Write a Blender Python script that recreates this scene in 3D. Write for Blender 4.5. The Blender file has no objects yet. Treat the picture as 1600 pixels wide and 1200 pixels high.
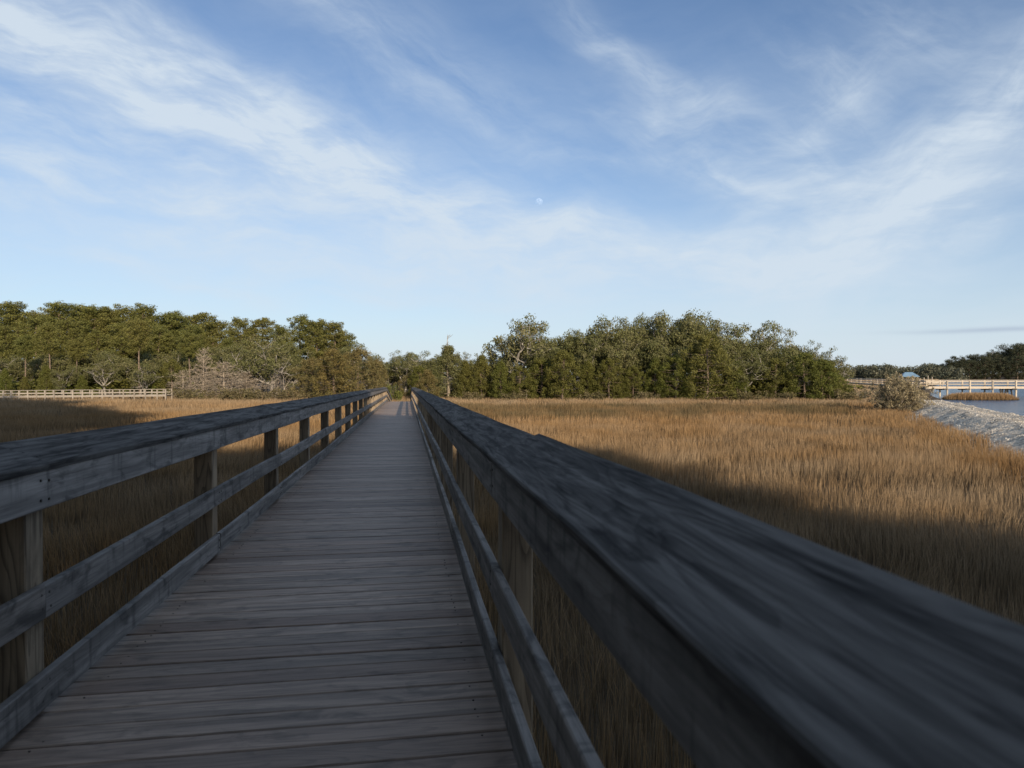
import bpy, math, random
import numpy as np

# ------------------------------------------------------------------ camera
scene = bpy.context.scene
COL = scene.collection
F = 1067.0                      # focal length in pixels of the 1600 px wide photograph (24 mm lens)
HOR = 585.0                     # horizon row
CAM_Z = 1.385
PSI = math.radians(8.79)        # the view is turned to the right of the boardwalk
cam_d = bpy.data.cameras.new("camera")
cam = bpy.data.objects.new("camera", cam_d)
COL.objects.link(cam)
scene.camera = cam
cam_d.sensor_width = 36.0
cam_d.sensor_fit = 'HORIZONTAL'
cam_d.lens = 24.0
cam_d.clip_start = 0.02
cam_d.clip_end = 12000
cam.location = (0, 0, CAM_Z)
cam.rotation_euler = (math.radians(90) - math.atan((600 - HOR) / F), 0, -PSI)
cam_d.dof.use_dof = True
cam_d.dof.focus_distance = 9.0
cam_d.dof.aperture_fstop = 3.6

# ------------------------------------------------------------------ light
SUN_AZ, SUN_EL = math.radians(165.0), math.radians(19.0)
sun_dir = np.array([math.sin(SUN_AZ) * math.cos(SUN_EL), math.cos(SUN_AZ) * math.cos(SUN_EL), math.sin(SUN_EL)])
sd = bpy.data.lights.new("sun", 'SUN')
sd.energy = 5.0
sd.color = (1.0, 0.83, 0.63)
sd.angle = math.radians(0.5)
so = bpy.data.objects.new("sun", sd)
COL.objects.link(so)
from mathutils import Vector
so.rotation_euler = Vector(sun_dir).to_track_quat('Z', 'Y').to_euler()
so.location = (20, -60, 40)
scene.view_settings.view_transform = 'Standard'
scene.view_settings.look = 'None'
scene.view_settings.exposure = 0.2
scene.view_settings.gamma = 1.0
scene.cycles.max_bounces = 6
scene.cycles.diffuse_bounces = 3
scene.cycles.transparent_max_bounces = 8


# ------------------------------------------------------------------ node helper
class NT:
    def __init__(self, tree):
        self.t = tree
        tree.nodes.clear()

    def n(self, kind, ins=None, **props):
        nd = self.t.nodes.new(kind)
        for k, v in props.items():
            setattr(nd, k, v)
        for k, v in (ins or {}).items():
            s = nd.inputs[k]
            if hasattr(v, 'is_output'):
                self.t.links.new(v, s)
            else:
                s.default_value = v
        return nd

    def m(self, op, a, b=None, c=None, clamp=False):
        ins = {0: a}
        if b is not None:
            ins[1] = b
        if c is not None:
            ins[2] = c
        nd = self.n('ShaderNodeMath', ins, operation=op)
        nd.use_clamp = clamp
        return nd.outputs[0]

    def rng(self, v, a, b, c=0.0, d=1.0, smooth=True):
        nd = self.n('ShaderNodeMapRange', {0: v, 1: a, 2: b, 3: c, 4: d})
        nd.interpolation_type = 'SMOOTHSTEP' if smooth else 'LINEAR'
        return nd.outputs[0]

    def mix(self, f, a, b, blend='MIX'):
        nd = self.n('ShaderNodeMix', data_type='RGBA', blend_type=blend)
        for i, v in ((0, f), (6, a), (7, b)):
            if hasattr(v, 'is_output'):
                self.t.links.new(v, nd.inputs[i])
            else:
                nd.inputs[i].default_value = v if i == 0 else (tuple(v) + (1.0,) if len(v) == 3 else v)
        return nd.outputs[2]

    def noise(self, vec, scale, detail=4.0, rough=0.55, dist=0.0):
        return self.n('ShaderNodeTexNoise', {'Vector': vec, 'Scale': scale, 'Detail': detail, 'Roughness': rough, 'Distortion': dist}).outputs[0]

    def vec(self, x, y, z):
        return self.n('ShaderNodeCombineXYZ', {0: x, 1: y, 2: z}).outputs[0]


# ------------------------------------------------------------------ sky
def px_dir(px, py):
    """azimuth (from +Y, to the right) and elevation of a photograph pixel"""
    az = math.atan((px - 800) / F)
    el = math.atan((HOR - py) / F * math.cos(az))
    return az + PSI, el


def build_world():
    w = bpy.data.worlds.new("World")
    scene.world = w
    w.use_nodes = True
    g = NT(w.node_tree)
    sky = g.n('ShaderNodeTexSky', sky_type='NISHITA', sun_disc=False, sun_elevation=SUN_EL, sun_rotation=SUN_AZ,
              altitude=0.0, air_density=1.0, dust_density=0.3, ozone_density=5.0).outputs[0]
    d = g.n('ShaderNodeTexCoord').outputs['Generated']
    sp = g.n('ShaderNodeSeparateXYZ', {0: d})
    x, y, z = sp.outputs
    az = g.m('ARCTAN2', x, y)
    el = g.m('ARCSINE', g.m('MINIMUM', g.m('MAXIMUM', z, -1.0), 1.0))
    # slow warp of the cloud field
    base = g.vec(az, el, 0.0)
    wn = g.n('ShaderNodeTexNoise', {'Vector': base, 'Scale': 5.0, 'Detail': 3.0, 'Roughness': 0.5}).outputs[1]
    wsub = g.n('ShaderNodeVectorMath', {0: wn, 1: (0.5, 0.5, 0.5)}, operation='SUBTRACT').outputs[0]
    wsc = g.n('ShaderNodeVectorMath', {0: wsub, 3: 0.10}, operation='SCALE').outputs[0]
    wv = g.n('ShaderNodeVectorMath', {0: base, 1: wsc}, operation='ADD').outputs[0]
    ws = g.n('ShaderNodeSeparateXYZ', {0: wv})
    wa, we = ws.outputs[0], ws.outputs[1]

    total = None
    # px centre, tilt in degrees (positive = falls to the right in the photo), half length, half width (px), strength, streak scale
    bands = [
        (180, 115, 17, 430, 78, 1.10, 1.0),
        (480, 235, 22, 430, 72, 0.92, 1.2),
        (120, 215, 14, 340, 28, 0.60, 1.3),
        (150, 300, 8, 360, 60, 0.70, 1.0),
        (600, 300, 15, 420, 60, 0.75, 1.3),
        (900, 360, 10, 380, 38, 0.80, 1.1),
        (1130, 390, 8, 260, 30, 0.60, 1.2),
        (420, 350, 5, 420, 50, 0.65, 1.0),
        (960, 65, 38, 140, 30, 0.42, 1.5),
        (1040, 120, 26, 170, 28, 0.40, 1.6),
        (1050, 175, 8, 120, 34, 0.42, 1.6),
        (1100, 230, 25, 200, 60, 0.35, 1.6),
        (700, 150, 25, 300, 90, 0.30, 1.3),
        (1230, 230, 40, 160, 40, 0.40, 1.6),
        (800, 420, 0, 700, 60, 0.35, 1.0),
        (1150, 290, 30, 130, 26, 0.50, 1.6),
        (1300, 150, 35, 120, 45, 0.45, 1.5),
        (1290, 170, -28, 110, 35, 0.40, 1.5),
        (1290, 300, -8, 170, 60, 0.60, 1.2),
        (1480, 260, -40, 330, 70, 0.60, 1.2),
        (1560, 190, -52, 260, 60, 0.55, 1.2),
        (1430, 350, -14, 330, 55, 0.70, 1.0),
        (1450, 80, 30, 140, 60, 0.35, 1.3),
        (1010, 410, -4, 520, 40, 0.45, 1.0),
        (640, 420, 3, 620, 45, 0.50, 1.0),
        (640, 465, -2, 160, 11, 0.55, 1.0),
        (300, 430, 12, 260, 16, 0.40, 1.0),
        (560, 60, 30, 220, 40, 0.30, 1.2),
        (110, 345, 9, 260, 16, 0.55, 1.2),
        (330, 372, 5, 320, 15, 0.50, 1.2),
        (170, 405, 4, 280, 13, 0.40, 1.2),
        (470, 455, 2, 260, 12, 0.40, 1.2),
        (330, 95, 16, 240, 30, 0.55, 1.4),
        (260, 140, 18, 300, 34, 0.60, 1.6),
        (900, 250, 3, 120, 12, 0.30, 1.4),
        (1330, 420, -6, 300, 22, 0.40, 1.2),
        (1540, 300, -14, 160, 26, 0.50, 1.3),
    ]
    for i, (px, py, tilt, L, W, st, sc) in enumerate(bands):
        a0, e0 = px_dir(px, py)
        t = math.radians(-tilt)
        ct, sn = math.cos(t), math.sin(t)
        da = g.m('SUBTRACT', wa, a0)
        de = g.m('SUBTRACT', we, e0)
        u = g.m('ADD', g.m('MULTIPLY', da, ct), g.m('MULTIPLY', de, sn))
        v = g.m('SUBTRACT', g.m('MULTIPLY', de, ct), g.m('MULTIPLY', da, sn))
        uu = g.m('MULTIPLY', u, F / L)
        vv = g.m('MULTIPLY', v, F / W)
        r2 = g.m('ADD', g.m('MULTIPLY', uu, uu), g.m('MULTIPLY', vv, vv))
        gs = g.m('EXPONENT', g.m('MULTIPLY', r2, -1.3))
        nz = g.noise(g.vec(g.m('MULTIPLY', u, 5.0 * sc), g.m('MULTIPLY', v, 17.0 * sc), i * 3.7), 1.0, 7.0, 0.62, 0.15)
        nm = g.rng(nz, 0.30, 0.68, 0.10, 1.0)
        c = g.m('MULTIPLY', g.m('MULTIPLY', gs, nm), st)
        total = c if total is None else g.m('SUBTRACT', g.m('ADD', total, c), g.m('MULTIPLY', g.m('MULTIPLY', total, c), 0.75))
    brk = g.noise(g.vec(g.m('MULTIPLY', wa, 7.0), g.m('MULTIPLY', we, 24.0), 2.0), 1.0, 8.0, 0.65)
    total = g.m('MULTIPLY', total, g.rng(brk, 0.34, 0.66, 0.60, 1.10))
    # fine high veil that thickens towards the horizon
    veil = g.noise(g.vec(g.m('MULTIPLY', wa, 2.2), g.m('MULTIPLY', we, 9.0), 5.0), 1.0, 6.0, 0.6)
    low = g.m('EXPONENT', g.m('MULTIPLY', g.m('MAXIMUM', el, 0.0), -7.0))
    vm = g.m('MULTIPLY', g.rng(veil, 0.3, 0.7, 0.35, 1.0), g.m('ADD', g.m('MULTIPLY', low, 0.70), 0.09))
    total = g.m('SUBTRACT', g.m('ADD', total, vm), g.m('MULTIPLY', total, vm))
    # unseen even cirrus added overhead and behind to brighten and whiten the ambient light
    hi = g.noise(g.vec(g.m('DIVIDE', x, g.m('ADD', g.m('MAXIMUM', z, 0.0), 0.25)), g.m('DIVIDE', y, g.m('ADD', g.m('MAXIMUM', z, 0.0), 0.25)), 0.0), 1.6, 5.0, 0.6)
    hm = g.m('MULTIPLY', g.rng(hi, 0.3, 0.7, 0.22, 0.62), g.m('MAXIMUM', g.rng(el, 0.55, 0.85), g.rng(y, 0.1, -0.4)))
    total = g.m('SUBTRACT', g.m('ADD', total, hm), g.m('MULTIPLY', total, hm))
    hz = g.m('MULTIPLY', g.m('EXPONENT', g.m('MULTIPLY', g.m('MAXIMUM', el, 0.0), -7.5)), 0.92)
    total = g.m('SUBTRACT', g.m('ADD', total, hz), g.m('MULTIPLY', total, hz))
    up = g.rng(z, -0.02, 0.02)
    total = g.m('MULTIPLY', g.m('MINIMUM', total, 0.92), up)
    cloud = (CLOUD[0], CLOUD[1], CLOUD[2], 1)
    col = g.mix(total, sky, cloud)
    # thin grey cloud bar low on the right
    a0, e0 = px_dir(1560, 515)
    uu = g.m('MULTIPLY', g.m('SUBTRACT', az, a0), F / 95)
    vv = g.m('MULTIPLY', g.m('SUBTRACT', g.m('ADD', el, g.m('MULTIPLY', g.m('SUBTRACT', wa, az), 0.1)), e0), F / 3.2)
    bar = g.m('EXPONENT', g.m('MULTIPLY', g.m('ADD', g.m('MULTIPLY', uu, uu), g.m('MULTIPLY', vv, vv)), -1.0))
    col = g.mix(g.m('MULTIPLY', bar, 0.42), col, (CLOUD[0] * .45, CLOUD[1] * .48, CLOUD[2] * .6, 1))
    bg = g.n('ShaderNodeBackground', {0: col, 1: SKY_STRENGTH})
    out = g.n('ShaderNodeOutputWorld', {0: bg.outputs[0]})


SKY_STRENGTH = 0.115
CLOUD = (5.05, 5.75, 6.45)
build_world()

# ------------------------------------------------------------------ placing helpers
RV = np.array([math.cos(PSI), -math.sin(PSI)])
FV = np.array([math.sin(PSI), math.cos(PSI)])


def xd(xc, d):
    """camera-plan coordinates (metres right of the view axis, metres ahead) to world x, y"""
    xc = np.asarray(xc, float); d = np.asarray(d, float)
    return xc * RV[0] + d * FV[0], xc * RV[1] + d * FV[1]


def to_xd(x, y):
    return x * RV[0] + y * RV[1], x * FV[0] + y * FV[1]


def at(px, d):
    return xd((px - 800) / F * d, d)


def zat(py, d):
    return CAM_Z - (py - HOR) / F * d


SHORE_D = np.array([-200, -60, 0, 22, 39, 74.5, 90, 110, 140, 250, 300, 460, 600, 3000.])
SHORE_X = np.array([-20, 10, 17.5, 25.5, 32, 47.5, 56, 69, 85.5, 155, 191, 289, 385, 2000.])
CREST_D = np.array([-60, 0, 26, 39, 74.5, 90, 106.])
CREST_X = np.array([0, 13.0, 23.5, 29.2, 44.7, 52, 60.])
GROUND = -2.5
WATER = -2.78


def ground_z(x, y):
    xc, d = to_xd(np.asarray(x, float), np.asarray(y, float))
    s = np.minimum(xc - np.interp(d, SHORE_D, SHORE_X), (530 - d) * 0.7)
    t = np.clip(s / 5.0 + 0.2, 0, 1)
    z = GROUND - 1.5 * t * t * (3 - 2 * t)
    return z


def link(o, parent=None):
    COL.objects.link(o)
    if parent:
        o.parent = parent
    return o


def tag(o, label=None, cat=None, group=None, kind=None):
    if label: o['label'] = label
    if cat: o['category'] = cat
    if group: o['group'] = group
    if kind: o['kind'] = kind
    return o


def empty(name, loc, label, cat, group=None):
    o = bpy.data.objects.new(name, None)
    o.location = loc
    o.empty_display_size = 0.3
    link(o)
    return tag(o, label, cat, group)


def mesh_np(name, verts, faces, mats, attrs=None, parent=None, smooth=False, uv=None, link_it=True):
    """faces: list of int arrays (n,3) / (n,4), or one python list of tuples"""
    me = bpy.data.meshes.new(name)
    verts = np.asarray(verts, np.float32)
    if isinstance(faces, list) and len(faces) and isinstance(faces[0], np.ndarray):
        loops = np.concatenate([f.ravel() for f in faces]).astype(np.int32)
        tot = np.concatenate([np.full(len(f), f.shape[1]) for f in faces]).astype(np.int32)
    else:
        loops = np.array([i for f in faces for i in f], np.int32)
        tot = np.array([len(f) for f in faces], np.int32)
    start = np.concatenate([[0], np.cumsum(tot)[:-1]]).astype(np.int32)
    me.vertices.add(len(verts))
    me.vertices.foreach_set("co", verts.ravel())
    me.loops.add(len(loops))
    me.loops.foreach_set("vertex_index", loops)
    me.polygons.add(len(tot))
    me.polygons.foreach_set("loop_start", start)
    try:
        me.polygons.foreach_set("loop_total", tot)
    except Exception:
        pass
    me.polygons.foreach_set("use_smooth", np.full(len(tot), smooth))
    for k, a in (attrs or {}).items():
        a = np.asarray(a, np.float32)
        if a.ndim == 1:
            at_ = me.attributes.new(k, 'FLOAT', 'POINT')
            at_.data.foreach_set("value", a)
        else:
            at_ = me.attributes.new(k, 'FLOAT_VECTOR', 'POINT')
            at_.data.foreach_set("vector", a.ravel())
    if uv is not None:
        l = me.uv_layers.new(name="UVMap")
        l.data.foreach_set("uv", np.asarray(uv, np.float32).ravel())
    for m in (mats if isinstance(mats, (list, tuple)) else [mats]):
        me.materials.append(m)
    me.update(calc_edges=True)
    me.validate()
    o = bpy.data.objects.new(name, me)
    if link_it:
        link(o, parent)
    return o


# ------------------------------------------------------------------ materials
def new_mat(name):
    m = bpy.data.materials.new(name)
    m.use_nodes = True
    return m, NT(m.node_tree)


def finish(g, bsdf):
    g.n('ShaderNodeOutputMaterial', {0: bsdf})


def wood_mat(name, light, mid, dark, mould=0.5,  rings=0.4, bump=0.25, rough=0.75, brown=(0.16, 0.115, 0.075), brown_amt=0.35, scale=1.0, spec=0.25, drip=0.0, blot=(4.0, 9.0)):
    m, g = new_mat(name)
    uv = g.n('ShaderNodeUVMap').outputs[0]
    rnd = g.n('ShaderNodeAttribute', attribute_name='rnd').outputs['Fac']
    sp = g.n('ShaderNodeSeparateXYZ', {0: uv})
    u, v = sp.outputs[0], sp.outputs[1]
    rz = g.m('MULTIPLY', rnd, 91.7)
    # contour-line growth rings
    ringf = g.noise(g.vec(g.m('MULTIPLY', u, 0.55 * scale), g.m('MULTIPLY', v, 5.5 * scale), rz), 1.0, 2.0, 0.45)
    ring = g.m('FRACT', g.m('MULTIPLY', ringf, 16.0))
    ring = g.rng(ring, 0.55, 0.95)
    fine = g.noise(g.vec(g.m('MULTIPLY', u, 3.0 * scale), g.m('MULTIPLY', v, 150.0 * scale), rz), 1.0, 5.0, 0.65)
    broad = g.noise(g.vec(g.m('MULTIPLY', u, 1.1 * scale), g.m('MULTIPLY', v, 16.0 * scale), rz), 1.0, 5.0, 0.6, 0.5)
    blo = g.noise(g.vec(g.m('MULTIPLY', u, blot[0] * scale), g.m('MULTIPLY', v, blot[1] * scale), g.m('ADD', rz, 4.0)), 1.0, 5.0, 0.6, 0.8)
    col = g.mix(g.rng(broad, 0.33, 0.68), mid, light)
    bw = g.n('ShaderNodeTexWhiteNoise', {'W': rnd}, noise_dimensions='1D').outputs[0]
    col = g.mix(g.m('MULTIPLY', g.rng(bw, 0.35, 1.0), brown_amt), col, brown)
    col = g.mix(g.m('MULTIPLY', ring, rings), col, dark)
    col = g.mix(g.m('MULTIPLY', g.rng(fine, 0.5, 0.78), 0.65), col, dark)
    col = g.mix(g.m('MULTIPLY', g.rng(blo, 0.50, 0.70), mould), col, dark)
    if drip:
        dr = g.noise(g.vec(g.m('MULTIPLY', u, 17.0), g.m('MULTIPLY', v, 2.2), g.m('ADD', rz, 2.0)), 1.0, 4.0, 0.6)
        col = g.mix(g.m('MULTIPLY', g.rng(dr, 0.52, 0.70), drip), col, dark)
    # whole-board brightness
    br = g.m('ADD', g.m('MULTIPLY', g.n('ShaderNodeTexWhiteNoise', {'W': g.m('ADD', rnd, 7.3)}, noise_dimensions='1D').outputs[0], 0.5), 0.75)
    col = g.mix(1.0, col, g.n('ShaderNodeCombineXYZ', {0: br, 1: br, 2: br}).outputs[0], 'MULTIPLY')
    # drying cracks
    crk = g.noise(g.vec(g.m('MULTIPLY', u, 0.9 * scale), g.m('MULTIPLY', v, 70.0 * scale), g.m('ADD', rz, 9.0)), 1.0, 3.0, 0.5)
    crack = g.rng(crk, 0.70, 0.76)
    col = g.mix(g.m('MULTIPLY', crack, 0.75), col, (0.012, 0.011, 0.011))
    h = g.m('ADD', g.m('MULTIPLY', fine, -0.5), g.m('MULTIPLY', crack, -1.2))
    h = g.m('ADD', h, g.m('MULTIPLY', ring, -0.4))
    bp = g.n('ShaderNodeBump', {'Strength': bump, 'Distance': 0.004, 'Height': h}).outputs[0]
    b = g.n('ShaderNodeBsdfPrincipled', {'Base Color': col, 'Roughness': rough, 'Normal': bp, 'Specular IOR Level': spec})
    finish(g, b.outputs[0])
    return m


M_DECK = wood_mat('deck_wood', (0.345, 0.268, 0.212), (0.172, 0.133, 0.106), (0.032, 0.026, 0.022), 0.45, 0.25, 0.40, brown=(0.215, 0.145, 0.108), brown_amt=0.7, rough=0.6, spec=0.42)
M_RAIL = wood_mat('weathered_rail_wood', (0.30, 0.28, 0.262), (0.150, 0.141, 0.133), (0.026, 0.026, 0.027), 0.65, 0.18, 0.3, brown_amt=0.2, drip=0.5)
M_CAP = wood_mat('dark_cap_wood', (0.160, 0.155, 0.150), (0.046, 0.045, 0.045), (0.008, 0.008, 0.009), 0.72, 0.3, 0.7, brown_amt=0.05, blot=(2.2, 16.0), rough=0.9, spec=0.1, scale=1.3)
M_POST = wood_mat('tan_post_wood', (0.37, 0.295, 0.205), (0.235, 0.185, 0.13), (0.06, 0.045, 0.032), 0.35, 0.55, 0.25, brown_amt=0.3, brown=(0.27, 0.175, 0.10))
M_FENCE = wood_mat('grey_fence_wood', (0.36, 0.32, 0.27), (0.29, 0.255, 0.21), (0.12, 0.10, 0.08), 0.25, 0.2, 0.1, brown_amt=0.2, brown=(0.28, 0.22, 0.15))
M_PALE = wood_mat('pale_dock_wood', (0.52, 0.45, 0.36), (0.42, 0.36, 0.28), (0.16, 0.13, 0.10), 0.25, 0.2, 0.1, brown_amt=0.2, brown=(0.36, 0.27, 0.17))


def plain_mat(name, col, rough=0.8, var=0.3, scale=6.0, metallic=0.0):
    m, g = new_mat(name)
    p = g.n('ShaderNodeTexCoord').outputs['Object']
    n = g.noise(p, scale, 5.0, 0.6)
    dk = tuple(c * (1 - var) for c in col)
    c = g.mix(g.rng(n, 0.35, 0.65), dk, col)
    b = g.n('ShaderNodeBsdfPrincipled', {'Base Color': c, 'Roughness': rough, 'Metallic': metallic, 'Specular IOR Level': 0.3})
    finish(g, b.outputs[0])
    return m


M_NAIL = plain_mat('rusty_nail', (0.03, 0.024, 0.02), 0.6, 0.4, 200)
M_ROOF = plain_mat('blue_metal_roof', (0.16, 0.26, 0.36), 0.5, 0.15, 0.5)


def leaf_mat(name, a, b, c, transl=0.25):
    """a: usual leaf colour, b: second tone between clumps, c: tone that differs from tree to tree"""
    m, g = new_mat(name)
    at_ = g.n('ShaderNodeAttribute', attribute_name='tint').outputs['Vector']
    sp = g.n('ShaderNodeSeparateXYZ', {0: at_})
    oi = g.n('ShaderNodeObjectInfo').outputs['Random']
    col = g.mix(g.rng(sp.outputs[0], 0.15, 0.85), a, b)
    col = g.mix(g.m('MULTIPLY', oi, 0.6), col, c)
    k = g.m('ADD', g.m('MULTIPLY', sp.outputs[1], 0.7), 0.65)
    col = g.mix(1.0, col, g.vec(k, k, k), 'MULTIPLY')
    d = g.n('ShaderNodeBsdfPrincipled', {'Base Color': col, 'Roughness': 0.6, 'Specular IOR Level': 0.2})
    t = g.n('ShaderNodeBsdfTranslucent', {'Color': col})
    mx = g.n('ShaderNodeMixShader', {0: transl, 1: d.outputs[0], 2: t.outputs[0]})
    finish(g, mx.outputs[0])
    return m


M_PINE = leaf_mat('pine_needles', (0.165, 0.168, 0.045), (0.115, 0.126, 0.036), (0.18, 0.158, 0.045))
M_OAK = leaf_mat('oak_leaves', (0.135, 0.138, 0.050), (0.185, 0.170, 0.080), (0.115, 0.125, 0.042))
M_CEDAR = leaf_mat('cedar_sprays', (0.095, 0.112, 0.022), (0.128, 0.136, 0.032), (0.140, 0.120, 0.034))
M_RUST = leaf_mat('bronzed_cedar_sprays', (0.185, 0.140, 0.045), (0.140, 0.120, 0.040), (0.19, 0.165, 0.08))
M_BRUSH = leaf_mat('brush_leaves', (0.165, 0.135, 0.065), (0.13, 0.118, 0.048), (0.19, 0.155, 0.085))
M_SHRUB = leaf_mat('groundsel_leaves', (0.27, 0.225, 0.13), (0.36, 0.30, 0.19), (0.27, 0.23, 0.13))
M_FAR = leaf_mat('far_leaves', (0.10, 0.11, 0.075), (0.14, 0.135, 0.09), (0.10, 0.11, 0.08))
M_SHADELEAF = leaf_mat('shade_toned_far_leaves', (0.045, 0.052, 0.026), (0.06, 0.062, 0.032), (0.05, 0.055, 0.03), 0.1)  # shade over the wood across the river, put into a darker leaf colour
M_BARK = plain_mat('pine_bark', (0.22, 0.165, 0.12), 0.9, 0.5, 3.0)
M_GREYBARK = plain_mat('lichen_grey_bark', (0.36, 0.33, 0.285), 0.9, 0.4, 3.0)
M_BARE = plain_mat('bare_silver_wood', (0.36, 0.30, 0.23), 0.9, 0.35, 3.0)
M_WHITE = plain_mat('white_dead_wood', (0.52, 0.44, 0.35), 0.9, 0.25, 3.0)


# ------------------------------------------------------------------ boards
class MB:
    def __init__(self):
        self.v, self.f, self.uv, self.r = [], [], [], []

    def prism(self, prof, p0, p1, xa, ya, rnd, seg=1, wob=None, swap=False):
        """sweep a 2-D profile (list of (a,b)) from p0 to p1; a along xa, b along ya"""
        p0 = np.array(p0, float); p1 = np.array(p1, float)
        xa = np.array(xa, float); ya = np.array(ya, float)
        n = len(prof)
        per = [0.0]
        for i in range(n):
            q0, q1 = prof[i], prof[(i + 1) % n]
            per.append(per[-1] + math.hypot(q1[0] - q0[0], q1[1] - q0[1]))
        L = float(np.linalg.norm(p1 - p0))
        base = len(self.v)
        for s in range(seg + 1):
            t = s / seg
            c = p0 + (p1 - p0) * t
            dx, dy = (wob(t * L, rnd) if wob else (0, 0))
            for (a, b) in prof:
                self.v.append(c + xa * (a + dx) + ya * (b + dy))
                self.r.append(rnd)
        for s in range(seg):
            u0, u1 = L * s / seg + rnd * 13, L * (s + 1) / seg + rnd * 13
            for i in range(n):
                j = (i + 1) % n
                self.f.append((base + s * n + i, base + s * n + j, base + (s + 1) * n + j, base + (s + 1) * n + i))
                self.uv += [(u0, per[i]), (u0, per[i + 1]), (u1, per[i + 1]), (u1, per[i])]
        self.f.append(tuple(base + i for i in range(n))[::-1])
        self.uv += [(prof[i][0] * .1 + rnd * 13, prof[i][1]) for i in range(n)][::-1]
        e = base + seg * n
        self.f.append(tuple(e + i for i in range(n)))
        self.uv += [(prof[i][0] * .1 + rnd * 13, prof[i][1]) for i in range(n)]

    def box(self, lo, hi, axis, rnd=0.5, ch=0.004, seg=1):
        """axis aligned board whose grain runs along the axis (0, 1 or 2)"""
        lo = np.array(lo, float); hi = np.array(hi, float)
        c = (lo + hi) / 2
        a1, a2 = [(1, 2), (2, 0), (0, 1)][axis]
        h1, h2 = (hi[a1] - lo[a1]) / 2, (hi[a2] - lo[a2]) / 2
        p0 = c.copy(); p1 = c.copy()
        p0[axis] = lo[axis]; p1[axis] = hi[axis]
        e1 = np.zeros(3); e1[a1] = 1
        e2 = np.zeros(3); e2[a2] = 1
        self.prism(chamf(h1, h2, ch), p0, p1, e1, e2, rnd, seg)

    def build(self, name, mat, parent=None, smooth=False):
        return mesh_np(name, self.v, self.f, mat, {'rnd': self.r}, parent, smooth, self.uv)


def chamf(h1, h2, c):
    return [(-h1 + c, -h2), (h1 - c, -h2), (h1, -h2 + c), (h1, h2 - c), (h1 - c, h2), (-h1 + c, h2), (-h1, h2 - c), (-h1, -h2 + c)]


rng = np.random.default_rng(11)
R = random.Random(7)

# ------------------------------------------------------------------ boardwalk
SLOPE = -(599.5 - HOR) / F
END_Y, RAMP_END = 54.3, 74.0


def wz(y):
    return SLOPE * y if y <= END_Y else SLOPE * END_Y - 0.080 * (y - END_Y)


XR, XL = 0.385, -1.49       # inner faces of the railings
POST_Y = [3.10 + 2.70 * k for k in range(-2, 27)]


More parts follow.
